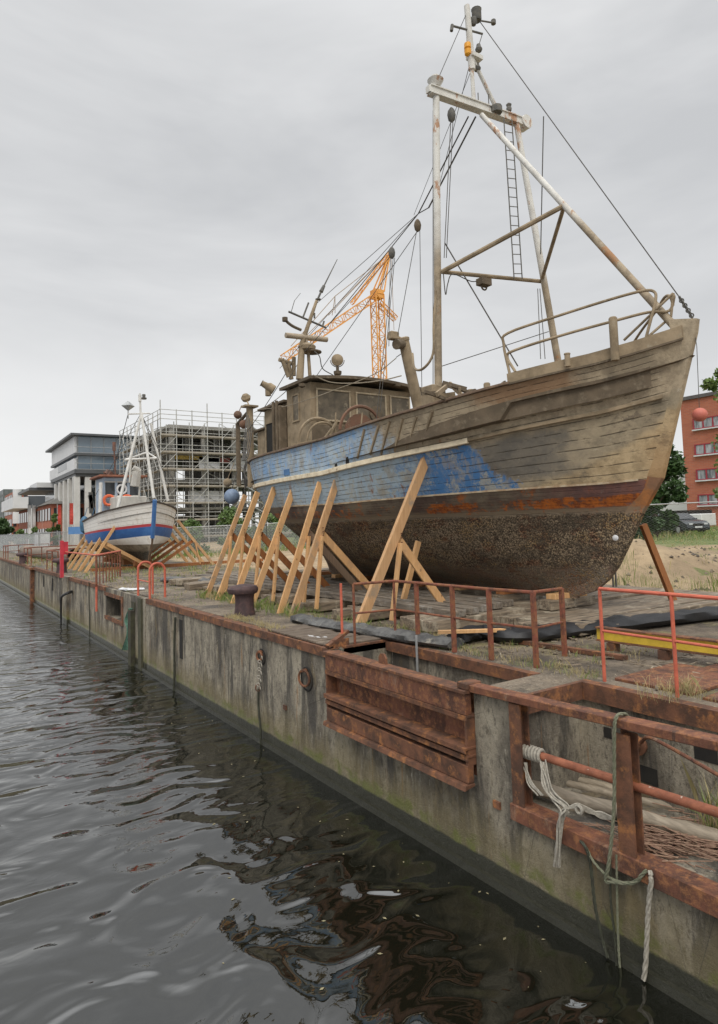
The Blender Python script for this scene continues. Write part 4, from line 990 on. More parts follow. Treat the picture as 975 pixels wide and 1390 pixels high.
# mast of the wheelhouse with radar bar and aerials (in the plane y = 17.6)
Q = lambda px, py, y=17.6: P(px, py, y=y)
mt = MB(); mt.tube(Q(407, 515), Q(410, 470), .12, .10, 10); mt.tube(Q(408, 472), Q(430, 408), .085, .05, 8); mt.tube(Q(421, 512), Q(418, 470), .06, .05)
mast = mt.build('wheelhouse_mast', MUD, S, True)
mb = MB(); mb.tube(Q(388, 455), Q(444, 461), .085, n=10); mb.tube(Q(416, 460), Q(416, 470), .05); mb.build('radar_bar', mat('pale mud', (.42, .35, .26), (.33, .27, .2), 4, .9, .004), mast, True)
mb = MB(); mb.lathe(Q(417, 473), [(.12, -.12), (.26, -.05), (.28, .06), (.2, .14), (.08, .18)], 14); mb.build('radar_motor', MUD, mast, True)
mb = MB(); mb.lathe(Q(424, 478), [(.3, -.02), (.3, .02), (.1, .03)], 12); mb.build('platform', MUD_D, mast, True)
mb = MB(); mb.tube(Q(423, 425), Q(436, 396), .035, .035); mb.tube(Q(436, 396), Q(440, 388), .07, .05); mb.tube(Q(440, 388), Q(458, 352), .025, .012); mb.lathe(Q(432, 407), [(.09, 0), (.09, .03)], 10); mb.build('whip_aerial', DGREY, mast, True)
mb = MB(); mb.tube(Q(392, 423), Q(443, 445), .035)
for a in ((395, 425, 400, 408), (411, 432, 419, 411), (438, 443, 440, 436), (427, 432, 427, 425)): mb.tube(Q(a[0], a[1]), Q(a[2], a[3]), .012 if a[0] < 400 else .03)
mb.tube(Q(400, 408), Q(408, 398), .008); mb.build('yard', DGREY, mast)
mb = MB(); mb.path(smoothpts([Q(409, 448), Q(398, 443), Q(390, 437), Q(388, 433)]), .045, 6); mb.lathe(Q(387, 434), [(.09, -.05), (.09, .07)], 8); mb.build('lamp_arm', MUD_D, mast, True)
mb = MB()
for (a, b) in (((383, 487), (392, 512)), ((391, 490), (396, 515)), ((379, 488), (398, 494)), ((399, 485), (399, 510))): mb.tube(Q(*a, 18.2), Q(*b, 18.2), .07)
mb.build('aft_lamp_stand', MUD, dh, True)
mb = MB(); c = Q(364, 525, 18.9); mb.lathe(c, [(.15, .22), (.16, .02), (.11, -.05), (.09, -.22), (.12, -.24)], 14, (.6, -.3, -.4)); mb.tube(c, c-Vector((0, 0, .3)), .10); mb.build('horn', MUD, dh, True)
# mizzen / gallows post near the stern with floats
mp = MB(); a = P(339, 553, x=9.45); mp.tube((a.x, a.y, 3.4), (a.x, a.y, a.z), .125, .12, 12); mp.box(a.x-.25, a.x+.25, a.y-.2, a.y+.2, a.z, a.z+.06); gp = mp.build('gallows_post', MUD, S, True)
mb = MB(); b = P(323, 575, x=9.45); mb.tube((b.x, b.y, 3.5), (b.x, b.y, b.z), .09); mb.tube((b.x, b.y, b.z), (a.x, a.y, a.z-.1), .06); mb.build('stern_gallows', MUD_D, S)
mb = MB(); c = P(334, 540, x=9.45); mb.lathe(c, [(.05, -.15), (.14, -.10), (.18, .02), (.10, .13), (.02, .15)], 12, (-.3, -.3, .5)); mb.tube(c, (a.x, a.y, a.z), .025); mb.build('deck_lamp', MUD, gp, True)
for (px, py, r, m) in ((323, 563, .15, MUD_R), (331, 576, .16, MUD_R)):
    mb = MB(); c = P(px, py, x=9.35); mb.ball(c, r, 10); mb.tube(c, c+Vector((.15, 0, .35)), .015); mb.build('float', m, S, True)
mb = MB()
for i in range(5):
    pts = sag(P(335+i*2, 560+i*4, x=9.3), P(329+i, 625, x=8.4), .12+.05*i, 8); mb.path(pts, .018, 5)
mb.build('rope_bundle', WIRE, S)
mb = MB()
for i in range(3): mb.path(smoothpts([P(334+i, 626, x=8.15), P(331+i, 640, x=8.1), P(336-i*2, 652, x=8.1), P(333, 664, x=8.1)]), .016, 5)
mb.build('dangling_rope', WIRE, S)
mb = MB(); mb.box(*(lambda p: (p.x-.03, p.x+.03, p.y-.05, p.y+.05, p.z-.12, p.z+.12))(P(334, 655, x=8.12))); mb.build('scupper', DARK, S)
# exhaust funnel: big leaning pipe
fy = 13.6; a, b = P(573, 575, y=fy), P(548, 462, y=fy)
mb = MB(); mb.tube(a, b, .155, .145, 16); ex = mb.build('exhaust_pipe', MUD, S, True)
d = (b-a).normalized(); mb = MB(); mb.tube(b-d*.1, P(543, 470, y=fy)-Vector((.2, .1, 0)), .12, .14, 10); mb.build('pipe_elbow', MUD_D, ex, True)
mb = MB(); c = P(534, 456, y=fy); mb.box(c.x-.14, c.x+.14, c.y-.1, c.y+.1, c.z-.11, c.z+.11); mb.beam(c, b, .05, .12); mb.build('lamp_box', MUD, ex, bevel=.03)
mb = MB(); mb.lathe(P(548, 461, y=fy), [(.16, -.04), (.165, .03), (.12, .06)], 14, d); mb.build('cap', MUD, ex, True)
# winch on the fore deck and deck clutter
mb = MB(); mb.ring((10.9, 14.0, 4.25), .55, .05, (0, 1, 0), 20, (0, .5)); mb.ring((10.9, 14.3, 4.25), .55, .05, (0, 1, 0), 20, (0, .5)); mb.lathe((10.5, 14.1, 4.2), [(.42, 0), (.42, .05), (.2, .06), (.2, .7), (.42, .71), (.42, .76)], 16, (1, 0, 0)); mb.build('trawl_winch', MUD_R, S, True)
mb = MB(); c = P(432, 598, y=15.6); mb.ring(c, .62, .045, (0, 1, .1), 20, (-.03, .5)); mb.ring(c+Vector((.1, -.1, 0)), .5, .03, (0, 1, .1), 20, (-.03, .5)); mb.build('winch_hoop', MUD, S, True)
mb = MB(); c = P(490, 585, y=15.2); mb.ring(c, .7, .05, (0, 1, .1), 20, (0, .5)); mb.lathe(c, [(.5, 0), (.5, .08)], 16, (0, 1, 0)); mb.build('winch_wheel', MUD_R, S, True)
for (a0, b0, w) in (((445, 595), (458, 570), .07), ((438, 598), (450, 582), .05), ((395, 604), (440, 595), .05), ((490, 583), (492, 560), .03), ((455, 590), (456, 560), .03)):
    mb = MB(); mb.beam(P(*a0, y=13.4), P(*b0, y=13.4), w, w*.6); mb.build('loose_timber', MUD, S)
# ---- fore mast: gallows of two legs, cross beam, forward strut, topmast
MASTW = None
def m_mast():
    n = N('white mast paint turning to mud'); x, y, z = n.xyz()
    wh_ = n.mix(n.ramp(n.noise(3, 6, .7), .4, .7), (.66, .65, .61), (.52, .50, .46))
    wh_ = n.mix(n.ramp(n.noise(1.3, 7, .75, sc=(2, 2, .8)), .55, .62, 0, .85), wh_, (.36, .16, .06))
    mud = n.mix(n.ramp(n.noise(4, 6, .7), .4, .6), (.36, .29, .20), (.24, .19, .13))
    mud = n.mix(n.ramp(n.noise(1.6, 7, .7), .58, .64, 0, .7), mud, (.34, .15, .05))
    f = n.ramp(n.math('ADD', z, n.math('MULTIPLY', n.noise(1, 4), 1.0)), 9.2, 8.1)
    return n.done(n.mix(f, wh_, mud), .75, n.bump(n.noise(25, 5), .004))
MAST = m_mast()
nt, nb = Vector((9.62, 10.7, 11.72)), Vector((9.30, 10.72, 3.6))
ft, fb = Vector((12.15, 10.58, 11.85)), P(757, 487, y=10.1); fb = fb+(fb-ft).normalized()*1.2
legn = MB(); legn.tube(nb, nt, .088, .078, 14); legn = legn.build('mast_leg', MAST, S, True)
legf = MB(); legf.tube(fb, ft, .085, .07, 14); legf = legf.build('mast_leg', MAST, S, True)
mb = MB(); mb.beam(nt+Vector((-.25, 0, .1)), ft+Vector((.3, 0, .1)), .13, .15); mb.beam(nt+Vector((-.2, 0, .19)), ft+Vector((.28, 0, .19)), .19, .025); mb.beam(nt+Vector((-.2, 0, .01)), ft+Vector((.28, 0, .01)), .19, .025); cb = mb.build('cross_beam', MAST, S)
mb = MB(); mb.lathe(nt+Vector((0, 0, .24)), [(.10, 0), (.18, .14), (.19, .16), (.10, .17), (.10, .25)], 14); mb.build('lamp_bracket', MAST, cb, True)
mb = MB(); mb.tube(ft+Vector((.28, -.12, .1)), ft+Vector((.28, .12, .1)), .17, n=14); mb.build('end_sheave', MAST, cb, True)
mid = (nt+ft)/2+Vector((.25, 0, .1))
st = P(654, 156, y=10.6); sb = P(913, 440, x=SX)
mb = MB(); mb.tube(sb+(sb-st).normalized()*.25, st, .072, .06, 12); strut = mb.build('fore_strut', MAST, S, True)
kn = sb.lerp(st, (sb-P(763, 285, x=SX)).length/(sb-st).length)
legp = P(600, 369, x=9.46); fl = P(735, 382, y=10.35)
for (a, b, r) in ((legp, kn, .055), (legp, fl, .05), (kn, fl, .045)):
    mb = MB(); mb.tube(a, b, r, n=8); mb.build('brace', MUD, S, True)
# ladder on far leg
la, lb, lc, ld = P(684, 160, y=10.3), P(698, 378, y=10.1), P(695, 162, y=10.45), P(709, 378, y=10.25)
mb = MB(); mb.tube(la, lb, .014); mb.tube(lc, ld, .014)
for i in range(17): mb.tube(la.lerp(lb, (i+.5)/17), lc.lerp(ld, (i+.5)/17), .011, n=5)
mb.build('ladder', DGREY, S)
# topmast
T = lambda px, py: P(px, py, y=10.65)
tm = MB(); tm.tube(T(644, 148), T(640, 85), .05, .045); tm.tube(T(672, 143), T(642, 80), .05, .045); tm.tube(T(641, 95), T(634, 8), .085, .07, 10); tm.box(*(lambda p: (p.x-.14, p.x+.2, p.y-.12, p.y+.12, p.z-.05, p.z+.05))(T(643, 78))); tm = tm.build('topmast', MAST, S, True)
mb = MB(); mb.tube(T(614, 35), T(655, 46), .025); mb.tube(T(614, 34), T(613, 42), .04); mb.tube(T(652, 28), T(670, 31), .02); mb.lathe(T(670, 30), [(.06, -.05), (.06, .05)], 8); mb.tube(T(655, 46), T(650, 62), .01); mb.build('yard', DGREY, tm)
mb = MB(); c = T(647, 20); mb.lathe(c, [(.10, -.16), (.12, -.12), (.12, .1), (.13, .13), (.05, .15)], 12); mb.lathe(T(643, 29), [(.05, -.1), (.09, -.02), (.08, .08)], 10); mb.build('masthead_lamp', DGREY, tm, True)
mb = MB(); mb.lathe(T(635, 67), [(.02, -.16), (.075, -.13), (.085, -.02), (.06, 0), (.085, .03), (.08, .14), (.02, .17)], 12); mb.build('orange_lamp', ORANGE_PL, tm, True)
for px, py in ((650, 67), (648, 93)): mb = MB(); mb.lathe(T(px, py), [(.07, -.05), (.09, 0), (.06, .06), (.05, .12)], 10); mb.build('lamp', DGREY, tm, True)
mb = MB(); mb.lathe(ft+Vector((-.25, 0, .25)), [(.06, 0), (.07, .06), (.05, .1), (.07, .16), (.03, .2)], 10); mb.lathe(P(674, 150, y=10.5), [(.14, -.06), (.14, .1)], 8); mb.build('lamp', DGREY, cb, True)
# short spire posts at beam middle
for px in (650, 664): mb = MB(); mb.tube(T(px, 147), T(px-1, 126), .012); mb.build('pin', DGREY, cb)
# wires
def wire(a, b, r=.010, s=0., m=WIRE, name='stay'):
    mb = MB(); mb.path(sag(a, b, s, 12) if s else [a, b], r, 5); return mb.build(name, m, S)
head = T(636, 12)
fsl = P(922, 403, x=SX)
wire(T(652, 30), fsl, .011); wire(head, nt+Vector((0, 0, .3)), .009)
w1 = P(738, 158, x=SX); wire(w1, P(734, 345, x=SX), .012)
wire(fsl, P(940, 432, x=SX), .02, name='turnbuckle'); 
wire(T(640, 78), P(592, 270, y=13), .008); wire(T(640, 95), P(562, 292, y=14), .007)
# long running wires from beam aft to the wheelhouse mast
Y2 = 15.5
blk1 = P(568, 290, y=13.2); blk2 = P(532, 335, y=14.4)
wire(P(636, 158, y=10.7), blk1, .018); wire(P(646, 158, y=10.7), P(582, 282, y=12.4), .022); wire(P(582, 282, y=12.4), blk1, .014)
wire(blk1, blk2, .014); wire(blk2, Q(443, 445), .013); wire(Q(430, 412), blk1, .009, .0)
wire(blk1, Q(380, 500, 19), .009); wire(P(532, 346, y=14.4), P(413, 478, y=17.4), .010)
for (px, py, y) in ((567, 306, 13.2), (532, 343, 14.4), (613, 156, 10.7)):
    mb = MB(); mb.lathe(P(px, py, y=y), [(.02, -.18), (.08, -.12), (.10, 0), (.08, .10), (.03, .17)], 10); mb.build('pulley_block', MUD_D if px == 567 else DGREY, S, True)
for a, b, ya, yb in (((612, 165), (603, 350), 10.6, 10.8), ((615, 165), (606, 350), 10.6, 10.8), ((568, 312), (430, 510), 13.2, 16.5), ((570, 312), (573, 545), 13.2, 13.2), ((566, 312), (540, 455), 13.2, 13.5),
                     ((534, 350), (511, 570), 14.4, 14.2), ((530, 350), (528, 470), 14.4, 14.3), ((536, 350), (516, 560), 14.4, 14.0), ((604, 330), (703, 497), 10.9, 9.4), ((588, 150), (588, 530), 10.8, 10.9),
                     ((733, 392), (740, 487), 10.3, 9.4), ((730, 392), (734, 487), 10.3, 9.3), ((600, 497), (745, 450), 11, 10)):
    wire(P(*a, y=ya), P(*b, y=yb), .010 if a[0] != 604 else .016)
# cables on the wheelhouse
wire(P(345, 560, x=9.3), P(400, 520, x=9.3), .012, .1, WIRE_L); 
_cp = [P(350, 556, x=9.2), P(385, 552, x=9.15), P(425, 540, y=16.2), P(455, 529, y=16.1), P(485, 518, y=16.0), P(515, 504, y=15.6), P(538, 486, y=15.2)]
mb = MB(); mb.path(smoothpts(_cp), .014, 5); mb.build('cable', WIRE_L, S, True)
mb = MB(); mb.path(smoothpts([P(425, 509, y=16.0), P(450, 519, y=15.95), P(485, 520, y=15.95), P(520, 516, y=15.95), P(545, 510, y=15.95)]), .02, 5); mb.build('cable', WIRE_L, S, True)

wire(P(538, 485, y=15.2), P(548, 478, y=13.6), .012); wire(P(325, 600, x=9.0), P(398, 490, y=18), .012, .1); wire(P(392, 515, y=17.9), P(430, 450, y=17.6), .01)
mb = MB(); mb.path(smoothpts([P(427, 477, y=17.2), P(434, 484, y=17.0), P(438, 500, y=17), P(452, 509, y=17)]), .016, 5); mb.build('cable', WIRE, S, True)
mb = MB(); mb.path(smoothpts([P(592, 395, y=10.6), P(589, 440, y=10.6), P(588, 480, y=10.6), P(575, 500, y=10.9), P(563, 500, y=11.5), P(560, 480, y=11.8)]), .03, 6); mb.build('cable', MUD, S, True)
mb = MB(); mb.path(smoothpts([P(602, 372, y=10.5), P(605, 400, y=10.5), P(608, 385, y=10.5), P(615, 372, y=10.4), P(640, 382, y=10.4), P(652, 380, y=10.4)]), .012, 5); mb.build('cable', WIRE, S, True)
p = P(657, 383, y=10.3); mb = MB(); mb.box(p.x-.15, p.x+.15, p.y-.1, p.y+.1, p.z-.08, p.z+.07); mb.ring(p-Vector((0, 0, .1)), .08, .02, (0, 1, 0)); mb.build('floodlight', MUD_D, S)
# deck clutter between mast foot and forecastle
for i in range(16):
    a = P(random.uniform(590, 668), random.uniform(528, 545), y=random.uniform(9.2, 10.4)); an = random.uniform(0, 3.14)
    b = a+Vector((math.cos(an)*.55, math.sin(an)*.4, random.uniform(-.1, .35)))
    mb = MB(); mb.beam(a, b, .05, random.uniform(.04, .12)); mb.build('loose_timber', MUD if i % 2 else MUD_D, S)
for px, py, hh in ((639, 524, .35), (661, 515, .4), (832, 432, .75), (770, 481, .22)):
    y = 9.6 if px < 700 else (7.2 if px > 800 else 7.9); p = P(px, py+6, y=y) if px < 700 else P(px, py, x=9.95 if px > 800 else 9.5)
    mb = MB(); mb.tube(p-Vector((0, 0, hh)), p, .072 if px != 770 else .05, n=12); mb.lathe(p, [(.06, 0), (.055, .02), (.03, .025)], 12); mb.build('bitt', MUD, S, True)
p = P(598, 560, y=10.6); mb = MB(); mb.box(9.0, 9.25, 10.5, 10.9, 3.6, 4.95); mb.build('mast_foot_box', MUD, S, bevel=.02)
# bow rail: upper and lower tube, bent down at both ends
def onb(px, py, dz_, side=-1, o=0):     # point above the port sheer at given height offset
    best = None; rr = ROT @ _d(px, py)
    for i in range(300):
        y = 5.9+i*.012; s = shp(y, side, dz=0); t = y/rr.y; p = CAM+rr*t
        e = abs(p.x-s.x)
        if best is None or e < best[0]: best = (e, p)
    return best[1]
up_ = [P(692, 507, x=9.05), P(684, 468, x=9.1), P(690, 452, x=9.15), P(760, 428, x=9.75), P(830, 406, x=10.3), P(872, 395, x=10.65), P(888, 396, x=10.75), P(890, 408, x=10.72), P(882, 440, x=10.6), P(877, 459, x=10.55)]
lo_ = [P(700, 505, x=9.05), P(689, 485, x=9.12), P(700, 475, x=9.2), P(770, 453, x=9.85), P(840, 434, x=10.4), P(880, 424, x=10.7), P(908, 422, x=11.0), P(915, 405, x=11), P(914, 400, x=11)]
for pts in (up_, lo_):
    mb = MB(); mb.path(pts if False else smoothpts(pts, 5), .026, 8); mb.build('bow_rail', MUD, S, True)
mirror = lambda p: Vector((2*SX-p.x, p.y, p.z))
for pts in (up_[:-2],): mb = MB(); mb.path([mirror(p) for p in smoothpts(pts, 5)], .026, 8); mb.build('bow_rail', MUD, S, True)
for a, b in (((847, 462), (914, 398)), ((880, 457), (903, 437)), ((914, 398), (911, 430))):
    mb = MB(); mb.tube(P(*a, x=10.6 if a[0] < 900 else 11), P(*b, x=11), .024); mb.build('rail_stay', MUD, S)
mb = MB()
for i in range(8): mb.ring(fsl.lerp(P(940, 430, x=SX), (i+.5)/8), .035, .012, (1, (i % 2)*2-1, .3), 8)
mb.build('stay_chain', DGREY, S)
# hanging bow line and orange ball
t = thing('marker_buoy', P(949, 563, x=SX), 'salmon red ball buoy hanging on a thin line below the bow', 'buoy')
mb = MB(); c = P(950, 563, x=11.0); mb.ball(c, .125, 14, .95); mb.build('ball', mat('salmon vinyl', (.55, .16, .11), (.45, .12, .09), 6, .6), t, True)
mb = MB(); mb.path([c+Vector((0, 0, .11)), P(946, 470, x=11.0), P(941, 440, x=11.0)], .006, 5); mb.build('line', WIRE, t)

# ================================================================== THE SMALL BOAT
B = thing('fishing_boat', (9.6, 38, .45), 'small white fishing boat with blue and red stripes and white tripod mast on the quay', 'boat')
BX = 9.42
bs = [(32.3, 3.42), (34, 3.1), (36, 2.85), (39, 2.62), (43, 2.6), (45.5, 2.75)]
lv = lambda k: (lambda y: [.5, .9, 1.3, 1.3+(interp(bs, y)-1.3)*(.20 if k != 3 else .20*max(0, min(1, (40-y)/7))+.02), 1.3+(interp(bs, y)-1.3)*.44, interp(bs, y)][k])
BL = [(33.5, 41.2, .10, 1, .1, 4, .9, lambda y: .5), (33.15, 41.5, 1.15, 1.5, .5, 2, .5, lv(1)), (32.85, 41.8, 1.78, 1.8, .5, 2.2, .5, lv(2)),
      (32.7, 42.0, 1.92, 2.1, .46, 2.5, .5, lv(3)), (32.6, 42.1, 1.99, 2.4, .44, 2.7, .5, lv(4)), (32.4, 42.2, 2.05, 2.8, .42, 3, .5, lv(5))]
bh, BG = hullmesh('hull', BL, BOATHULL, B, BX, 50, 5)
for sd in (-1, 1): ribbon(sheerline(BG, 25, BX, sd, dz=.02, din=0), .14, .07).build('cap_rail', mat('dark varnished cap', (.07, .05, .04), (.04, .03, .025)), B)
mb = MB(); pr = [(32.28, 3.5), (32.48, 2.6), (32.74, 1.62), (33.05, 1.0), (33.4, .5)]
BST = mat('blue boat stem', (.04, .13, .36), (.06, .17, .40), 3, .6)
mb.path([Vector((BX, y, z)) for y, z in pr[:3]], .11, 6); mb.build('stem', BST, B)
mb = MB(); mb.path([Vector((BX, y, z)) for y, z in pr[2:]], .07, 6); mb.build('stem_foot', mat('rusty keel iron', (.14, .10, .07), (.2, .13, .08), 5), B)
mb = MB(); vs = []
for p in BG[25]:
    for s in (-1, 1): vs.append((BX+s*max(.03, p.y-.05), p.x, p.z-.45))
mb.add(vs, [(2*i, 2*i+1, 2*i+3, 2*i+2) for i in range(len(BG[25])-1)]); mb.build('deck', DGREY, B)
PALEB = mat('pale blue cabin paint', (.42, .50, .60), (.34, .42, .52), 3, .6)
c = MB(); c.box(8.5, 10.6, 39.2, 41.2, 2.2, 5.15); cab = c.build('cabin', PALEB, B, bevel=.03)
c = MB(); c.box(8.8, 10.4, 37.2, 39.15, 2.2, 3.95); c.build('fore_cabin', WHITE_OLD, B, bevel=.04)
c = MB(); c.box(8.2, 10.9, 38.8, 41.5, 5.153, 5.27); c.build('roof', mat('rust orange roof edge', (.30, .12, .07), (.2, .08, .05), 4), cab, bevel=.02)
for i in range(3):
    x0 = 8.6+i*.69; mb = MB(); mb.box(x0, x0+.52, 39.17, 39.197, 4.1, 4.85); w_ = mb.build('window', GLASS_D, cab)
    mb = MB()
    for q in ((x0-.05, x0+.57, 4.04, 4.098), (x0-.05, x0+.57, 4.852, 4.91)): mb.box(q[0], q[1], 39.14, 39.196, q[2], q[3])
    mb.build('frame', WHITE_OLD, w_)
mb = MB(); mb.ring((9.5, 39.1, 4.45), .26, .06, (0, 1, 0)); mb.build('lifebuoy', WHITE_P, cab, True)
for x in (8.75, 9.75): mb = MB(); mb.ring((x, 38.95, 3.8), .27, .09, (0.2, 1, 0), 14); mb.build('lifebuoy', ORANGE_PL if False else mat('orange buoy', (.75, .17, .07), (.65, .13, .06), 5, .6), cab, True)
BY = lambda px, py, y=36.0: P(px, py, y=y)
MW = mat('white mast paint', (.72, .71, .68), (.6, .59, .56), 3, .6, .001)
for (a, b, ya, yb) in (((192, 560), (209, 676), 36, 35.2), ((192, 562), (160, 690), 36, 36), ((205, 575), (228, 680), 36.2, 36.2), ((178, 565), (163, 650), 36.3, 36.3)):
    if a[0] == 178: continue
    mb = MB(); mb.tube(P(*a, y=ya), P(*b, y=yb), .07, .085, 8); mb.build('mast_leg', MW, B, True)
mb = MB(); mb.tube(BY(191, 562), BY(190, 534), .06, .05); mb.tube(BY(190, 545), BY(190, 536), .09); mb.tube(BY(174, 562), BY(204, 561), .04); mb.build('masthead', MW, B); mb = MB(); mb.tube(BY(170, 624), BY(213, 622), .06); mb.tube(BY(170, 624), BY(200, 614, 36.6), .05); mb.tube(BY(200, 614, 36.6), BY(213, 622), .05); mb.build('cross_tree', MW, B)
mb = MB(); c = BY(174, 551); mb.add([c+Vector(v)*.36 for v in ((1, 0, 0), (0, 1, 0), (-1, 0, 0), (0, -1, 0), (0, 0, .8), (0, 0, -.8))], [(0, 1, 4), (1, 2, 4), (2, 3, 4), (3, 0, 4), (1, 0, 5), (2, 1, 5), (3, 2, 5), (0, 3, 5)]); mb.tube(c-Vector((0, 0, .2)), c-Vector((0, 0, .7)), .03); mb.build('radar_reflector', STEELG, B)
mb = MB(); mb.lathe(BY(195.5, 540), [(.14, -.08), (.16, 0), (.08, .02), (.1, .16), (.08, .2)], 10); mb.build('lamp', DGREY, B, True)
mb = MB()
for (a, b, r) in (((180, 600), (176, 655), .05), ((186, 640), (183, 660), .25), ((181, 635), (190, 640), .16), ((190, 645), (189, 675), .05)): mb.tube(BY(*a, 37), BY(*b, 37), r, n=8)
mb.build('net_hauler', WHITE_OLD, B, True)
for (a, b) in (((192, 560), (120, 690)), ((192, 562), (236, 678)), ((174, 562), (150, 655)), ((192, 562), (245, 672))): mb = MB(); mb.path([BY(*a), P(*b, y=(41 if b[0] < 160 else 35))], .018, 4); mb.build('stay', WIRE, B)
mb = MB()
for (a, b, r) in (((155, 608), (157, 650), .05), ((152, 618), (160, 622), .03), ((141, 640), (145, 652), .04), ((155, 600), (155, 612), .10), ((146, 645), (150, 640), .25)): mb.tube(P(*a, y=42), P(*b, y=42), r)
mb.build('roof_gear', mat('rusty deck gear', (.20, .10, .07), (.10, .06, .05), 3, .8), cab)
mb = MB(); mb.tube(P(137, 655, y=39), P(136, 697, y=39), .10); mb.build('stanchion', MW, B)
for (a, b) in (((123, 668), (124, 697)), ((122, 672), (126, 690)), ((143, 660), (141, 690)), ((147, 665), (148, 692))): mb = MB(); mb.beam(P(*a, y=41.5), P(*b, y=41.5), .22, .1); mb.build('gallows', DGREY, B)
mb = MB()
for i in range(14):
    a = Vector((BX+random.uniform(-1.6, 1.6), random.uniform(34.5, 39.5), 2.7)); mb.box(a.x-.2, a.x+.2, a.y-.2, a.y+.2, 2.3, 2.9+random.random()*.35)
mb.build('deck_gear', DGREY, B, bevel=.05)
for i, (px, py) in enumerate(((115, 712), (125, 713))):
    c = P(px, py, y=41.0-i); mb = MB(); mb.lathe(c, [(.03, -.55), (.22, -.4), (.27, -.1), (.27, .2), (.15, .42), (.05, .5)], 12); mb.path([c+Vector((0, 0, .45)), c+Vector((.15, 0, 1.0))], .02, 4)
    tag(mb.build('boat_fender', mat('blue vinyl fender', (.05, .15, .25), (.04, .11, .20), 4, .5), smooth=True), ('left' if i == 0 else 'right')+' one of two blue cylinder fenders hanging on the side of the small boat', 'fender')
# shores of the small boat
nm = ['nearest', 'second nearest', 'middle', 'second farthest', 'farthest']
for i in range(5):
    y = 34.3+i*1.45
    shore('timber_shore', (6.55, y, .0), f'{nm[i]} pine prop on the quay side of the small boat', (1.5, 0, 2.35), (.95, 0, 1.45), (3.2, 0, .1), (.7, 0, .1), 'pine props on the quay side of the small boat', PINE, .12, post=False)
    if i < 4: shore('timber_shore', (13.3, y+.3, .0), f'{nm[i] if i < 3 else "farthest"} pine prop on the land side of the small boat', (-2.0 if False else 2.0, 0, 2.5), (1.1, 0, 1.4), (3.1, 0, .1), (.8, 0, .1), 'pine props on the land side of the small boat', PINE_D, .13, mirror=True, post=(i == 0))
mb = MB(); mb.box(7.0, 16.5, 35.0, 35.3, .0, .16); tag(mb.build('ground_beam', PINE_D), 'long orange brown beam lying crosswise under the small boat', 'beam')
for i in range(4):
    mb = MB(); mb.box(9.1, 10.0, 34.8+i*2.3, 35.2+i*2.3, .161, .46); tag(mb.build('keel_block', PINE_D), 'timber block under the keel of the small boat', 'keel block', 'keel blocks under the small boat')
# big black pipe lying on the quay
mb = MB(); c = P(55, 752, z=.4); a = Vector((8.3, 47, .5)); b = Vector((7.5, 66, .5)); mb.lathe(a, [(.40, 0), (.5, 0), (.5, 19), (.40, 19)], 18, (b-a)); mb.f.pop(); mb.f.pop(); mb.m.pop(); mb.m.pop()
mb.cur = 1; mb.tube(a+(b-a).normalized()*.4, b, .41, n=18)
tag(mb.build('concrete_pipe', [mat('dusty pipe', (.25, .2, .16), (.18, .15, .12), 2), DARK], smooth=True), 'long dusty pipe with black open end lying on the quay', 'pipe')

# ================================================================== BACKGROUND
def fbox(name, x0, x1, y0, y1, z0, z1, m, par, bevel=0):
    mb = MB(); mb.box(x0, x1, y0, y1, z0, z1); return mb.build(name, m, par, bevel=bevel)
# ---- building shell wrapped in scaffolding
SXc, SYc, ZT = 22.6, 75.0, 14.9
C = thing('building_shell', (30, 84, .3), 'raw concrete building shell of open floors inside the scaffolding', 'building')
for z in (1.2, 4.6, 8.0, 11.4, 14.6):
    fbox('floor_slab', SXc+1.4, 44, SYc+1.4, 96, z-.3, z, CONC_L, C)
for ix in range(6):
    for iy in range(4):
        x, y = SXc+1.8+ix*4, SYc+1.8+iy*6
        for z0, z1 in ((1.2, 4.3), (4.6, 7.7), (8.0, 11.1), (11.4, 14.3)): fbox('column', x-.22, x+.22, y-.22, y+.22, z0+.002, z1-.002, CONC_L, C)
fbox('core_wall', 30, 36, 88, 88.3, 1.21, 14.2, CONC_L, C); fbox('core_wall', 27, 27.3, 84, 95, 1.21, 14.2, CONC_L, C)
WBL = mat('dark boarding', (.16, .15, .14), (.1, .1, .09), 1, .9)
for i in range(5):
    for k in range(4):
        if random.random() < .55: fbox('infill_panel', 24.6+i*4, 27.4+i*4, 92+k*.1, 92.2+k*.1, 1.3+k*3.4, 4.0+k*3.4, random.choice([WBL, LIME, DARK]), C)
D = thing('scaffolding', (30, 75, .3), 'tall tube scaffolding with decks, stairs and rails wrapped round the concrete shell', 'scaffolding')
lifts = [1.0, 3.0, 5.0, 7.0, 9.0, 11.0, 13.0]
SCT = mat('bright scaffold tube', (.50, .50, .48), (.34, .34, .32), 3, .6)
def pole(a, b, r, name, m=SCT): mb = MB(); mb.tube(a, b, r*1.15, n=5); mb.build(name, m, D)
for i in range(11):      # front face
    x = SXc+i*1.9
    for yo in (0, 1.0): pole((x, SYc+yo, .3), (x, SYc+yo, (16.2 if i % 3 else 17.2) if yo == 0 else 14.9), .055, 'standard')
for i in range(10):      # side face
    y = SYc+1+i*2.0
    for xo in (0, 1.0): pole((SXc+xo, y, .3), (SXc+xo, y, 16.0 if xo == 0 else 14.5), .055, 'standard')
SCT = mat('bright scaffold tube', (.50, .50, .48), (.34, .34, .32), 3, .6)
DK = mat('scaffold deck boards', (.42, .38, .31), (.32, .29, .25), 2, .9)
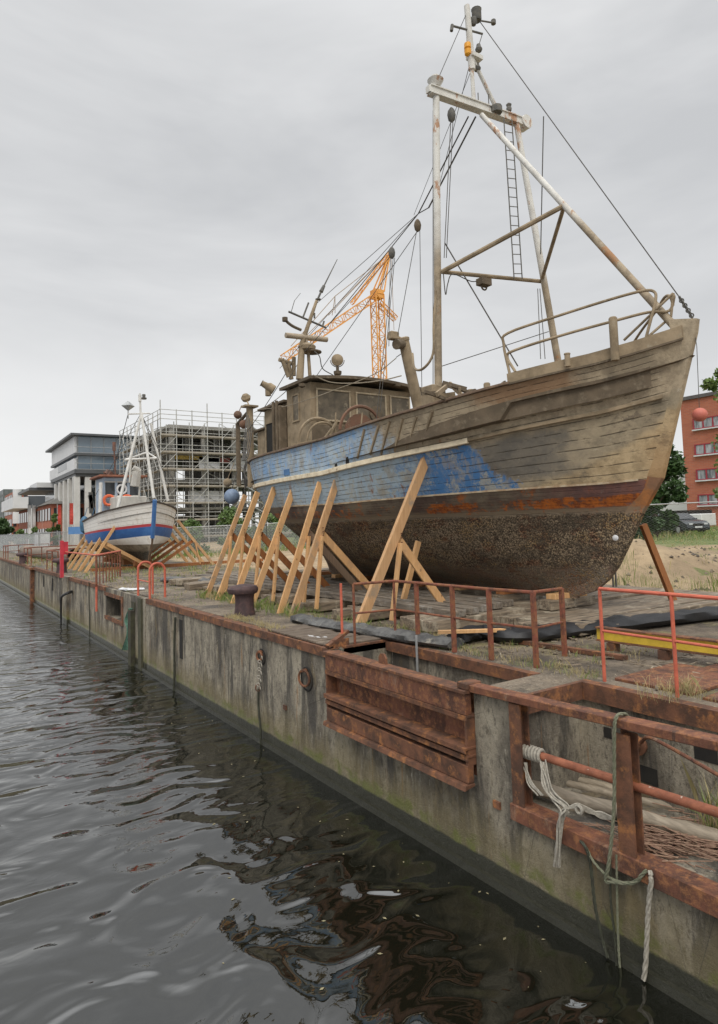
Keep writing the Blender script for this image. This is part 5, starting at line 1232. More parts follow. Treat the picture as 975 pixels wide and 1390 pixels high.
for z in lifts:
    fbox('deck_boards', SXc, SXc+19.2, SYc+.05, SYc+.95, z, z+.06, DK, D); fbox('deck_boards', SXc+.05, SXc+.95, SYc+1, SYc+19.5, z, z+.06, DK, D)
    for dz in (.5, 1.0): pole((SXc-.1, SYc-.05, z+dz), (SXc+19.3, SYc-.05, z+dz), .035, 'ledger'); pole((SXc-.05, SYc, z+dz), (SXc-.05, SYc+19.5, z+dz), .035, 'ledger')
    fbox('toe_board', SXc, SXc+19.2, SYc-.03, SYc+.0, z+.07, z+.25, DK if z != 11 else DK, D)
for z in (15.0,): 
    for dz in (.0, .55, 1.1): pole((SXc-.1, SYc, z+dz), (SXc+19.3, SYc, z+dz), .035, 'ledger'); pole((SXc, SYc, z+dz), (SXc, SYc+19.5, z+dz), .035, 'ledger')
for i in range(7): # stairs, zigzag at two bays
    z = lifts[i]-1 if i else .3
    for bx in (10.5, ):
        x0 = SXc+bx; a, b = (x0, SYc-.5, z+1), (x0+3.6, SYc-.5, z+3)
        if i % 2: a, b = (x0+3.6, SYc-.5, z+1), (x0, SYc-.5, z+3)
        a, b = (x0, SYc-.5, z+3), (x0+3.6, SYc-.5, z+1)
        mb = MB(); mb.beam(a, b, .5, .12); mb.build('stair', STEELG, D)
        pole((a[0], a[1]-.3, a[2]+1), (b[0], b[1]-.3, b[2]+1), .035, 'handrail')
for i in range(24):
    x = SXc+(i % 5)*3.8; z = lifts[(i*2+i//5) % 7]; pole((x, SYc-.08, z), (x+1.9, SYc-.08, z+2), .03, 'brace')
    y = SYc+1+(i % 5)*3.6; pole((SXc-.08, y, z), (SXc-.08, y+2, z+2), .03, 'brace')
for i in range(15):
    for z in (1.25, 4.65, 8.05, 11.45): pole((SXc+2.3+i*1.35, SYc+2.2+(i % 3)*.8, z), (SXc+2.3+i*1.35, SYc+2.2+(i % 3)*.8, z+3.0), .04, 'inner_prop')
for i in range(14):
    z = lifts[i % 7]; pole((SXc+1.9*(i % 9), SYc+.98, z+2), (SXc+1.9*(i % 9)+3.8, SYc+.98, z+.1), .035, 'diagonal')
for x in (SXc+5, SXc+9): fbox('dust_sheet', x, x+2.6, SYc+1.1, SYc+1.14, 9.2, 10.8, LIME, D)
fbox('dust_sheet', SXc+3.6, SXc+8, SYc+1.1, SYc+1.14, 5.1, 6.6, LIME, D); fbox('mud_board', SXc+2, SXc+5.5, SYc+1.1, SYc+1.16, 10.4, 10.85, mat('ochre board', (.42, .30, .08)), D); fbox('red_board', SXc+6.2, SXc+9.4, SYc+1.1, SYc+1.15, 10.1, 10.7, mat('dull red board', (.25, .07, .06)), D)
# ---- glass office block
O = thing('office_block', (19, 105, 0), 'grey and white office block with glass upper floors cantilevered over tall columns', 'office building')
x0, x1, y0, y1 = 18.6, 34.0, 105.0, 127.0
OFFW = mat('white facade panel', (.66, .67, .68), (.6, .61, .62), .3, .5); OFFG = mat('dark grey roof edge', (.10, .105, .11), (.08, .085, .09), .5, .5)
OFFC = mat('pale column concrete', (.62, .62, .60), (.52, .52, .50), .6, .8)
GLS = mat('bluish office glass', (.16, .215, .27), (.21, .27, .32), .25, .12, spec=.8)
fbox('roof', x0-.6, x1, y0-.6, y1+2.5, 16.75, 17.05, OFFG, O); fbox('upper_floors', x0+.5, x1, y0+.5, y1, 11.6, 16.74, GLS, O)
fbox('spandrel', x0, x1, y0, y1+.5, 13.75, 14.1, OFFG, O); fbox('spandrel', x0, x1, y0, y1+.5, 11.0, 11.59, OFFG, O)
fbox('side_cladding', x0+.1, x0+.45, y0+.6, y1, 14.15, 16.7, OFFW, O); fbox('side_cladding', x0+.05, x0+.45, y0+.6, y1+2, 11.6, 13.3, OFFW, O)
fbox('side_window', x0+.02, x0+.04, 112, 120, 12.2, 13.2, GLASS_D, O)
for i in range(9):
    x = x0+.5+i*1.9; fbox('mullion', x, x+.09, y0+.38, y0+.49, 14.12, 16.7, STEELG, O); fbox('mullion', x, x+.09, y0+.38, y0+.49, 11.62, 13.7, STEELG, O)
for z in (11.6, 12.5, 14.15, 15.0): fbox('glass_rail', x0+.05, x1, y0+.02, y0+.06, z, z+.08, STEELG, O)
fbox('soffit_beam', x0+.2, x1, y0+.3, y1-1, 10.55, 10.99, OFFG, O)
for i in range(5): fbox('column', x0-.0, x0+.75, 105.9+i*4.2, 106.9+i*4.2, .1, 10.54, OFFC, O, .05)
for i in range(3): fbox('column', x0+.0+i*1.6, x0+.9+i*1.6, y0+.4, y0+1.2, .1, 10.54, OFFC, O, .05)
fbox('lower_glazing', x0+4.6, x1, y0+2, y1, .1, 10.5, mat('dark lower glazing', (.04, .06, .065), (.06, .085, .09), .3, .15), O)
for z in (3.4, 6.8): fbox('lower_spandrel', x0+4.5, x1, y0+1.8, y0+1.98, z, z+.3, STEELG, O)
fbox('canopy', x0-3.2, x0+3, y1+3, y1+20, 9.9, 10.4, OFFG, O); fbox('rear_wing', x0+1, x1, y1+2.6, y1+14, 5, 9.85, GLS, O); fbox('rear_cladding', x0-2, x0+1, y1+2.6, y1+12, 10.41, 11.3, OFFW, O)
# ---- low buildings down the quay
def bld(name, label, px0, px1, pt, y, m, depth=14, rows=0, cols=0, roof=None, wm=GLASS_D, base=.2, side=True, cat='building'):
    a = P(px0, pt, y=y); b = P(px1, pt, y=y); t = thing(name, (a.x, y, 0), label, cat)
    fbox('wall', a.x, b.x, y, y+depth, base, a.z, m, t)
    if roof: fbox('roof', a.x-.4, b.x+.4, y-.4, y+depth+.4, a.z+.002, a.z+.5, roof, t)
    W_ = b.x-a.x; Hh = a.z-base
    for r in range(rows):
        for c in range(cols):
            x = a.x+W_*(c+.5)/cols; z = base+Hh*(r+.5)/rows; w = W_/cols*.3; h = Hh/rows*.3
            wn = fbox('window', x-w, x+w, y-.12, y-.003, z-h, z+h, wm, t)
        for c in range(5 if side else 0):
            yy = y+depth*(c+.5)/5; z = base+Hh*(r+.5)/rows; h = Hh/rows*.3; fbox('window', a.x-.12, a.x-.003, yy-depth/16, yy+depth/16, z-h, z+h, wm, t)
    return t
bk = bld('brick_house', 'orange red brick house with hipped grey roof beside the white columns', 70, 130, 684, 118, BRICK, 16, 2, 4)
a = P(70, 684, y=118); b = P(130, 684, y=118); mb = MB(); mb.hexa([(a.x-.6, 117.5, a.z), (b.x, 117.5, a.z), (b.x, 134.5, a.z), (a.x-.6, 134.5, a.z), (a.x+4, 123, a.z+2.6), (b.x, 123, a.z+2.6), (b.x, 129, a.z+2.6), (a.x+4, 129, a.z+2.6)])
mb.build('hipped_roof', mat('grey roof tiles', (.17, .165, .15), (.13, .125, .12), 1), bk)
bk2 = bld('brick_hall', 'red brick hall with a dark flat upper floor', 40, 70, 690, 165, BRICK2, 20, 2, 4)
a = P(38, 690, y=160); b = P(72, 673, y=160); fbox('upper_floor', a.x, b.x+6, 160, 185, a.z, b.z, mat('anthracite cladding', (.07, .08, .095), (.09, .10, .11), .2), bk2); fbox('white_gable', a.x-3, a.x-.01, 159, 185, a.z, b.z-.3, OFFW, bk2)
for i in range(4): x = a.x+i*2.6; fbox('pillar', x, x+.9, 159.2, 159.9, .2, a.z-.01, LIME, bk2)
bt = bld('brick_tower_house', 'white and red brick corner house with rounded white bay', 17, 38, 668, 200, BRICK2, 20, 4, 3)
a = P(18, 664, y=196); b = P(30, 664, y=196); mb = MB(); mb.tube(((a.x+b.x)/2, 197, 5), ((a.x+b.x)/2, 197, a.z), (b.x-a.x)/2, n=16); mb.build('white_bay', OFFW, bt, True)
bld('grey_office_tower', 'grey green office tower farthest down the quay', 5, 36, 664, 320, mat('grey green cladding', (.13, .15, .145), (.105, .12, .12), .1, .6), 30, 8, 4, wm=mat('tower window band', (.11, .13, .135), (.14, .16, .165), .1, .4))
bld('grey_office_tower', 'pale grey office tower at the left picture edge', -40, 6, 675, 380, mat('pale grey cladding', (.30, .32, .33), (.26, .28, .29), .1, .6), 30, 6, 4, wm=mat('tower window band', (.11, .13, .135)))
# flags
for i, (px, y, m, l) in enumerate(((38, 140, OFFW, 'white banner flag, leftmost'), (44, 135, OFFW, 'white banner flag beside the brick hall'), (58, 128, OFFW, 'white banner flag before the brick house'), (78, 112, mat('red banner', (.6, .08, .06)), 'red and white banner flag before the brick house'), (94, 100, mat('red banner', (.6, .08, .06)), 'red banner flag in front of the tall columns'))):
    c = P(px, 722, y=y); top = P(px, 686 if i < 4 else 683, y=y).z
    t = thing('banner_flag', (c.x, y, 0), l, 'flag', 'banner flags along the quay')
    mb = MB(); mb.tube((c.x, y, 0), (c.x, y, top+.2), .06); mb.build('pole', STEELG, t)
    mb = MB(); n = 8; vs = []
    for k in range(n+1):
        z = top-(top-3.2)*k/n; o = .15*math.sin(k*.9); vs += [(c.x+.05, y, z), (c.x+.55, y+o, z)]
    mb.add(vs, [(2*k, 2*k+1, 2*k+3, 2*k+2) for k in range(n)]); o = mb.build('cloth', m, t); s_ = o.modifiers.new('s', 'SOLIDIFY'); s_.thickness = .02
# ---- left chain-link fence with posts, white box, blue banner
def mesh_mat(name, col, sc, alpha_w):
    n = N(name); x, y, z = n.xyz(); s = n.math('ADD', x, y)
    a = n.math('FRACT', n.math('MULTIPLY', n.math('ADD', s, z), sc)); b = n.math('FRACT', n.math('MULTIPLY', n.math('SUBTRACT', s, z), sc))
    w = n.math('MAXIMUM', n.math('LESS_THAN', a, alpha_w), n.math('LESS_THAN', b, alpha_w))
    n.L.new(w, n.b.inputs['Alpha']); return n.done(col, .5)
LINK = mesh_mat('chain link mesh', (.34, .36, .36), 9, .20)
def fence(label, pts, h, step, m=LINK, pr=.035, lean=False, rail=True, midrail=False, pm=STEELG):
    t = thing('fence', pts[0], label, 'fence')
    for a, b in zip(pts, pts[1:]):
        a, b = Vector(a), Vector(b); n = max(1, int((b-a).length/step))
        for i in range(n+1):
            p = a.lerp(b, i/n); mb = MB(); mb.tube(p, p+Vector((0, 0, h+.05)), pr, n=6); mb.build('post', pm, t)
        mb = MB(); mb.add([a+Vector((0, 0, .05)), b+Vector((0, 0, .05)), b+Vector((0, 0, h)), a+Vector((0, 0, h))], [(0, 1, 2, 3)]); mb.build('mesh_panel', m, t)
        if rail: mb = MB(); mb.tube(a+Vector((0, 0, h)), b+Vector((0, 0, h)), pr*.9, n=6); mb.build('rail', pm, t)
    return t
fence('chain link site fence behind the two vessels', [(8.2, 62, 0), (14, 50, 0), (22, 46, .15), (36, 40, .6)], 2.1, 2.6)
fence('pale mesh fence far down the quay at the left', [(7.6, 120, 0), (8.2, 62.6, 0)], 2.0, 3.2, mesh_mat('pale mesh', (.5, .52, .53), 7, .4))
c0 = P(50, 728, y=66); c1 = P(68, 728, y=66)
t = thing('white_cabinet', (c0.x, 66, 0), 'pale grey box cabinet standing at the far fence', 'cabinet'); fbox('body', c0.x, c1.x, 66, 67.5, .0, P(60, 724, y=66).z, GRAFFITI_W, t, .03); fbox('lid', c0.x-.05, c1.x+.05, 65.95, 67.55, P(60, 724, y=66).z+.002, P(60, 724, y=66).z+.1, STEELG, t)
mb = MB(); a = P(93, 722, y=52); b = P(145, 722, y=52); mb.box(a.x, b.x, 52, 52.06, 1.9, P(93, 720, y=52).z+.25)
tag(mb.build('blue_banner', mat('blue banner', (.10, .24, .50), (.13, .28, .55), 2)), 'blue banner on the fence behind the stern of the small boat', 'banner')
# right chain link fence: tall, with thick top pipe
fence('tall chain link fence with pale top pipe behind the bow of the wreck', [(26.5, 20.5, .5), (29.5, 13, .55), (32, 6.5, .6)], 1.95, 4.2, mesh_mat('thin chain link', (.40, .42, .42), 9, .025), .035)
# small dark pole stubs at the bow
for i, (px, l) in enumerate(((833, 'left one of two thin grey stakes behind the bow'), (837, 'right one of two thin grey stakes behind the bow'))):
    a = P(px, 800, z=.1); mb = MB(); mb.tube(a, a+Vector((0, 0, .55)), .025); tag(mb.build('stake', DGREY), l, 'stake')
# ---- brick block right
Rb = thing('brick_block', (66, 28, .6), 'five storey red brick block with crimson window frames at the right edge', 'building')
fbox('wall', 64.6, 78, 14, 36.5, .3, 13.6, BRICK, Rb); fbox('parapet', 64.4, 78.2, 13.8, 36.7, 13.602, 13.95, mat('dark metal coping', (.12, .11, .11)), Rb)
CRIM = mat('crimson window frame', (.33, .03, .05), (.28, .03, .04), 2, .5); CURT = mat('pale curtain behind glass', (.42, .43, .45), (.10, .11, .12), 1.4, .25, sc=(1, 1.5, .3))
for zc in (P(943, 679, x=64.6).z, P(943, 645, x=64.6).z, P(943, 611, x=64.6).z, P(943, 576, x=64.6).z):
    for ya in (P(944, 600, x=64.6).y, P(944, 600, x=64.6).y-5.2, P(944, 600, x=64.6).y-10.4):
        yb = ya-2.9; mb = MB(); mb.box(64.5, 64.597, yb, ya, zc-.5, zc+.5); w_ = mb.build('window', CURT, Rb)
        mb = MB(); mb.box(64.44, 64.499, yb-.08, ya+.08, zc+.44, zc+.54); mb.box(64.44, 64.499, yb-.08, ya+.08, zc-.54, zc-.46)
        for k in range(4): y = yb+(ya-yb)*k/3; mb.box(64.45, 64.498, y-.07, y+.07, zc-.459, zc+.439)
        mb.build('frame', CRIM, w_)
        mb = MB(); mb.box(64.35, 64.597, yb-.15, ya+.15, zc-.68, zc-.56); mb.build('sill', OFFW, w_)
mb = MB(); mb.tube((66, 31, 13.9), (66, 31, 15.6), .05); mb.tube((65.4, 31, 15), (66.6, 31, 15), .03); mb.build('roof_aerial', DGREY, Rb)
t = thing('white_hall', (80, 52, .6), 'plain white hall gable between the dark tree and the brick block', 'building')
a = P(900, 632, x=80); b = P(945, 632, x=80)
fbox('wall', 80, 95, b.y, a.y+8, .3, a.z, LIME, t); fbox('wall_joint', 79.9, 79.997, b.y, a.y+8, a.z*.55, a.z*.55+.12, STEELG, t); fbox('roof_edge', 79.7, 95, b.y, a.y+8.2, a.z+.002, a.z+.3, OFFW, t)
# dark shelter and white trailer by the cars
t = thing('car_shelter', (58, 36, .6), 'low dark flat shelter behind the parked cars', 'shelter')
a = P(893, 694, x=56); b = P(934, 694, x=56); fbox('roof', 56, 60, b.y, a.y, a.z-.5, a.z, DARK, t)
for y in (b.y+.3, (a.y+b.y)/2, a.y-.3): fbox('post', 56.1, 56.3, y-.1, y+.1, .6, a.z-.51, DGREY, t)
t = thing('white_trailer', (52, 27, .6), 'white box trailer beside the dark parked car', 'trailer')
a, b = P(927, 698, x=51), P(952, 698, x=51); fbox('box', 51, 53.2, b.y, a.y, 1.0, a.z, GRAFFITI_W, t, .05)
for y in (b.y+.5, a.y-.5): mb = MB(); mb.tube((50.98, y, .95), (51.3, y, .95), .33, n=14); mb.build('wheel', DARK, t)
# ---- cars
def car(loc, heading, label, paint):
    t = thing('parked_car', (0, 0, 0), label, 'car', 'cars parked on the waste ground')
    prof = [(-2.25, .30), (-2.3, .62), (-2.22, .92), (-1.95, 1.0), (-1.55, 1.38), (-.9, 1.47), (.2, 1.46), (.95, 1.02), (1.9, .90), (2.22, .72), (2.28, .42), (2.2, .28), (1.8, .26), (-1.8, .26)]
    def sect(s, zc):
        vs = []
        for x, z in prof: k = .86 if z < 1.0 else .86-(z-1.0)*.42; vs.append((x, s*k, z))
        return vs
    mb = MB(); n = len(prof); mb.add(sect(-1, 0)+sect(1, 0), [tuple(range(n)), tuple(range(n, 2*n))[::-1]]+[(i, n+i, n+(i+1) % n, (i+1) % n) for i in range(n)])
    mb.build('body', paint, t, bevel=.04)
    for s in (-1, 1):
        for wn in ([(-1.78, 1.03), (-1.45, 1.34), (-.95, 1.41), (-.85, 1.03)], [(-.78, 1.03), (-.85, 1.41), (-.05, 1.41), (.0, 1.03)], [(.07, 1.03), (.03, 1.41), (.2, 1.39), (.78, 1.03)]):
            pts = [Vector((x, s*(.872-(z-1.0)*.42), z)) for x, z in wn]; mb = MB(); mb.prism(pts, (0, s*.006, 0)); mb.build('side_window', GLASS_D, t)
        for x in (-1.4, 1.4):
            mb = MB(); mb.lathe((x, s*.70, .33), [(.28, 0), (.33, .02), (.33, .18), (.28, .2)], 18, (0, s, 0)); w_ = mb.build('wheel', DARK, t, True)
            mb = MB(); mb.lathe((x, s*.905, .33), [(.21, 0), (.21, .01), (.05, .02)], 10, (0, s, 0)); mb.build('rim', STEELG, w_, True)
        mb = MB(); mb.box(2.12, 2.27, s*.45-.2 if s < 0 else .45-.1, s*.45+.1 if s < 0 else .45+.22, .66, .78); mb.build('headlight', mat('headlight lens', (.6, .62, .65), (.55, .57, .6), 1, .15), t)
        mb = MB(); mb.box(.55, .7, s*.86 if s > 0 else s*.86-.16, s*.86+.16 if s > 0 else s*.86, .98, 1.1); mb.build('mirror', paint, t)
    mb = MB(); mb.prism([Vector((.24, -.62, 1.44)), Vector((.24, .62, 1.44)), Vector((.93, .74, 1.045)), Vector((.93, -.74, 1.045))], (.02, 0, .02)); mb.build('windscreen', GLASS_D, t)
    mb = MB(); mb.box(2.26, 2.29, -.26, .26, .45, .56); mb.build('number_plate', WHITE_P, t)
    mb = MB(); mb.box(2.262, 2.285, -.4, .4, .6, .74); mb.build('grille', DARK, t)
    mb = MB(); mb.box(2.262, 2.285, -.7, .7, .32, .42); mb.build('air_intake', DARK, t)
    t.location = loc; t.rotation_euler = (0, 0, heading); return t
CARD = mat('dark metallic car paint', (.035, .045, .05), (.03, .035, .04), 1, .25, spec=.6)
cc = P(921, 724, z=.6); sc_ = 43/math.hypot(cc.x, cc.y)
mm = P(921, 722, x=44); cc = Vector((44, mm.y, gz(44, 30)))
hd = Vector((-.55, -.95, 0)); car(cc, math.atan2(-.89, -.45), 'dark estate car parked on the grass in front of the brick block', CARD)
car(cc+Vector((3.2, 3.4, 0)), math.atan2(-.89, -.45), 'silver blue car parked behind the dark one', mat('silver blue car paint', (.25, .28, .31), (.22, .25, .28), 1, .3))
# ---- orange tower crane behind the wreck
K_ = thing('tower_crane', (80, 110, 0), 'orange luffing tower crane with lattice jib rising behind the wreck', 'crane')
KY = 110
def lattice(name, a, b, w, step, par, r=.11, tri=False):
    a, b = Vector(a), Vector(b); x, y, z = frame_of(a, b); L = (b-a).length; n = max(2, int(L/step)); mb = MB()
    cor = [(-1, -1), (1, -1), (1, 1), (-1, 1)]
    for i, j in cor: o = x*(i*w/2)+y*(j*w/2); mb.beam(a+o, b+o, r*1.9)
    for k in range(n):
        p, q = a.lerp(b, k/n), a.lerp(b, (k+1)/n)
        for m_ in range(4):
            i, j = cor[m_]; u, v = cor[(m_+1) % 4]; o1, o2 = x*(i*w/2)+y*(j*w/2), x*(u*w/2)+y*(v*w/2)
            if k % 2: o1, o2 = o2, o1
            mb.beam(p+o1, q+o2, r*1.15); mb.beam(q+o1, q+o2, r*.9)
    return mb.build(name, CRANE, par)
KP = lambda px, py: P(px, py, y=KY)
tw = KP(512, 400); lattice('tower', (tw.x, KY, .5), tw, 2.1, 2.2, K_)
lattice('jib', KP(508, 404), KP(386, 486), 1.5, 1.8, K_, .09)
fbox('slewing_head', tw.x-1.1, tw.x+1.1, KY-1.0, KY+1.0, tw.z-.9, tw.z+.9, CRANE, K_)
ap = KP(530, 340)
for o in (-1, 1):
    mb = MB(); mb.beam(KP(508, 398)+Vector((0, o, 0)), ap, .26); mb.build('a_frame', CRANE, K_); mb = MB(); mb.beam(KP(518, 398)+Vector((0, o, 0)), ap, .22); mb.build('a_frame', CRANE, K_)
lattice('pendant_boom', KP(528, 344), KP(478, 412), .6, 1.3, K_, .07)
for a, b in (((530, 340), (446, 428)), ((530, 340), (400, 472)), ((531, 342), (535, 448)), ((532, 342), (517, 398)), ((455, 425), (455, 402)), ((451, 428), (455, 402)), ((455, 402), (395, 470)), ((455, 402), (528, 345))):
    mb = MB(); mb.tube(KP(*a), KP(*b), .07, n=4); mb.build('cable', mat('crane cable', (.35, .25, .16)), K_)
lattice('counter_jib', KP(516, 412), KP(537, 433), 1.0, 1.3, K_, .07)
# street lamp in background
# ---- trees
def leaves(mb, c, r, n, s, sq=.8):
    for i in range(n):
        while True:
            v = Vector((random.uniform(-1, 1), random.uniform(-1, 1), random.uniform(-1, 1)))
            if v.length < 1: break
        v = v*(.55+.45*random.random())/max(v.length, .3)*min(1, v.length+.25) if random.random() < .6 else v
        p = c+Vector((v.x*r, v.y*r, v.z*r*sq)); a = Vector((random.gauss(0, 1), random.gauss(0, 1), random.gauss(0, .6))).normalized()
        b = a.cross(Vector((random.gauss(0, 1), random.gauss(0, 1), random.gauss(0, 1)))).normalized(); q = s*random.uniform(.6, 1.3)
        mb.add([p-a*q, p+b*q*.5, p+a*q, p-b*q*.5], [(0, 1, 2, 3)])
def tree(label, loc, h, r, m, n=9000, s=.22, clumps=34, name='tree', cat='tree', low=.25, seed=1):
    random.seed(seed); loc = Vector(loc); t = thing(name, loc, label, cat); mb = MB()
    mb.path([loc, loc+Vector((.1, 0, h*.3)), loc+Vector((-.1, .1, h*.6)), loc+Vector((0, 0, h*.9))], .3, 8, rf=lambda q: h*.035*(1-q*.85)); ends = []
    cl = []
    for i in range(clumps):
        z = low+(.97-low)*random.random(); env = math.sin(math.pi*min(1, max(0.08, (z-low)/(1-low)*.9+.12)))**.6
        an = random.random()*6.283; rr = r*env*math.sqrt(random.random())*.85; cl.append((loc+Vector((math.cos(an)*rr, math.sin(an)*rr, z*h)), r*random.uniform(.2, .38)))
    for c, q in cl[:14]: st_ = loc+Vector((0, 0, max(h*.2, (c.z-loc.z)*.6))); mb.path([st_, (st_+c)/2+Vector((0, 0, .1)), c], .05, 5, rf=lambda t_: h*.012*(1-.8*t_))
    mb.build('trunk', BARK, t, True); mb = MB()
    for c, q in cl: leaves(mb, c, q, n//clumps, s)
    mb.build('crown', m, t); return t
tp = P(893, 720, x=37); tree('dark dense tree standing behind the bow of the wreck', (38, P(888, 700, x=38).y, .6), 6.6, 2.15, LEAF_D, 12000, .17, 40, low=.12, seed=3)
tree('small dark bush tree hidden behind the stem of the wreck', (34, P(872, 700, x=34).y, .6), 2.9, 1.15, LEAF_D, 5000, .14, 20, low=.1, seed=5)
rt = P(985, 640, x=22); tree('light green tree reaching in at the right picture edge', (22.0, P(1022, 650, x=22).y, .4), 7.4, 1.5, LEAF_L, 7000, .09, 34, low=.25, seed=8)
tree('round dark tree at the far left end of the quay', (P(0, 720, y=110).x-.3, 110, 0), 4.6, 2.3, LEAF_D, 6000, .3, 26, low=.1, seed=9)
for i, (px, y, hh, r, m, l) in enumerate(((48.5, 99, 3.0, 1.1, LEAF_M, 'small green tree before the brick hall'), (73, 98, 5.0, 1.0, LEAF_M, 'narrow green tree before the brick house'), (28, 118, 2.6, 1.4, LEAF_M, 'low green tree under the white banners'))):
    tree(l, (P(px, 720, y=y).x, y, 0), hh, r, m, 2500, .2, 16, low=.1, seed=20+i)
for i, (x, y, h, r) in enumerate(((16.5, 56, 2.6, 1.6), (19.2, 54.5, 3.0, 1.8), (22, 53, 3.6, 2.0), (25.2, 52, 3.2, 2.0), (28.6, 50, 3.4, 2.2), (13.4, 59, 1.9, 1.3), (32, 49, 3.6, 2.2))):
    tree(['leftmost low green shrub behind the fence', 'broad green shrub behind the fence beside the small boat', 'tallest green shrub behind the fence left of the wreck', 'green shrub behind the fence under the scaffolding stairs', 'green shrub behind the fence right at the stern of the wreck', 'small shrub behind the small boat', 'green shrub behind the fence hidden by the wreck'][i], (x, y, 0), h, r, LEAF_M, 2600, .14, 16, name='shrub', cat='shrub', low=.05, seed=40+i)
random.seed(11)
# ---- grass
mb = MB()
def tuft(p, n, h, sp, mi, lean=.35):
    for i in range(n):
        b = p+Vector((random.gauss(0, sp), random.gauss(0, sp), 0)); hh = h*random.uniform(.5, 1.2); l = Vector((random.gauss(0, lean), random.gauss(0, lean), 0))*hh
        w = Vector((random.gauss(0, 1), random.gauss(0, 1), 0)).normalized()*max(.0022, hh*.012+max(0, p.y-12)*.0004+max(0, p.x-16)*.0004)
        m1 = b+l*.35+Vector((0, 0, hh*.6)); tp_ = b+l+Vector((0, 0, hh*.95)); mb.cur = mi
        mb.add([b-w, b+w, m1+w*.8, tp_, m1-w*.8], [(0, 1, 2, 3, 4)])
for i in range(90): tuft(Vector((random.uniform(5.5, 5.8), random.uniform(11.2, 13.8), .03)), 9, .10, .06, 1)
for i in range(70): tuft(Vector((random.uniform(5.5, 7.2), random.uniform(13.0, 32), .02)), 8, .10, .08, random.choice((0, 1)))
for y in (10.3, 12.9, 13.5, 15.1, 16.2, 17.3, 18.2, 11.6, 14.3):
    for k in range(16): tuft(Vector((6.85+random.gauss(0, .17), y+random.gauss(0, .3), .02)), 12, random.uniform(.14, .30), .06, 0 if random.random() < .75 else 1)
for k in range(70): tuft(Vector((7.0+random.gauss(0, .2), random.uniform(8.4, 9.9), .02)), 12, random.uniform(.08, .2), .06, 1 if random.random() < .7 else 0)
for k in range(130): tuft(Vector((random.uniform(6.7, 7.1), random.uniform(5.2, 9.2), .015)), 9, random.uniform(.05, .12), .05, 1 if random.random() < .8 else 0)
for k in range(60): tuft(Vector((random.uniform(7.4, 9.2), random.uniform(5.4, 7.8), .01)), 9, random.uniform(.05, .13), .06, 1 if random.random() < .6 else 0)
c = P(925, 945, z=.02)
for k in range(26): tuft(c+Vector((random.gauss(.05, .16), random.gauss(0, .2), .03)), 12, random.uniform(.08, .24), .05, 1, .5)
for k in range(8): tuft(Vector((6.35, random.uniform(3.2, 3.7), -1.1)), 14, .5, .05, random.choice((0, 1)))
for i in range(200): tuft(Vector((random.uniform(5.6, 14), random.uniform(23, 33.5), .02)), 8, random.uniform(.08, .22), .12, random.choice((0, 1)))
for i in range(160): tuft(Vector((random.uniform(5.6, 9), random.uniform(33, 62), .02)), 8, random.uniform(.1, .25), .14, random.choice((0, 1, 1)))
for i in range(330):
    x = random.uniform(15.6, 18.4); y = random.uniform(5.5, 13.5); tuft(Vector((x, y, gz(x, y))), 7, random.uniform(.12, .42)*(1.2 if noise.noise(Vector((x, y, 0))) > .1 else .6), .10, 0 if random.random() < .8 else 1, .2)
for i in range(500):
    x = random.uniform(17, 38); y = random.uniform(8, 27); tuft(Vector((x, y, gz(x, y))), 6, random.uniform(.08, .25), .15, 0 if random.random() < .4 else 1, .3)
for i in range(2200):
    x = random.uniform(33, 60); y = random.uniform(12, 44); tuft(Vector((x, y, gz(x, y))), 5, random.uniform(.15, .4), .3, 0 if random.random() < .8 else 1, .3)
for i in range(300):
    x = random.uniform(12, 34); y = random.uniform(43, 50); tuft(Vector((x, y, gz(x, y))), 7, random.uniform(.2, .6), .2, 0, .3)
tag(mb.build('grass', [GRASS_G, GRASS_Y]), 'green and straw coloured grass tufts on the quay and the waste ground', 'grass', kind='stuff')
# rubble on the quay and the sand
mb = MB()
for i in range(900):
    if i < 200: p = Vector((random.uniform(6.95, 9.3), random.uniform(4.2, 9), .01)); s = random.uniform(.008, .028)
    elif i < 320: p = Vector((random.uniform(5.5, 9), random.uniform(19, 33), .01)); s = random.uniform(.02, .08)
    else: x = random.uniform(15.5, 30); y = random.uniform(7, 20); p = Vector((x, y, gz(x, y))); s = random.uniform(.03, .10)
    mb.add([p+Vector(v)*s*random.uniform(.7, 1.3) for v in ((1, 0, 0), (0, 1.2, 0), (-1, 0, 0), (0, -1, 0), (0, 0, .8), (0, 0, -.4))], [(0, 1, 4), (1, 2, 4), (2, 3, 4), (3, 0, 4), (1, 0, 5), (2, 1, 5), (3, 2, 5), (0, 3, 5)])
tag(mb.build('rubble', DECK), 'small stones and crumbs scattered on the paving and the sand', 'rubble', kind='stuff')

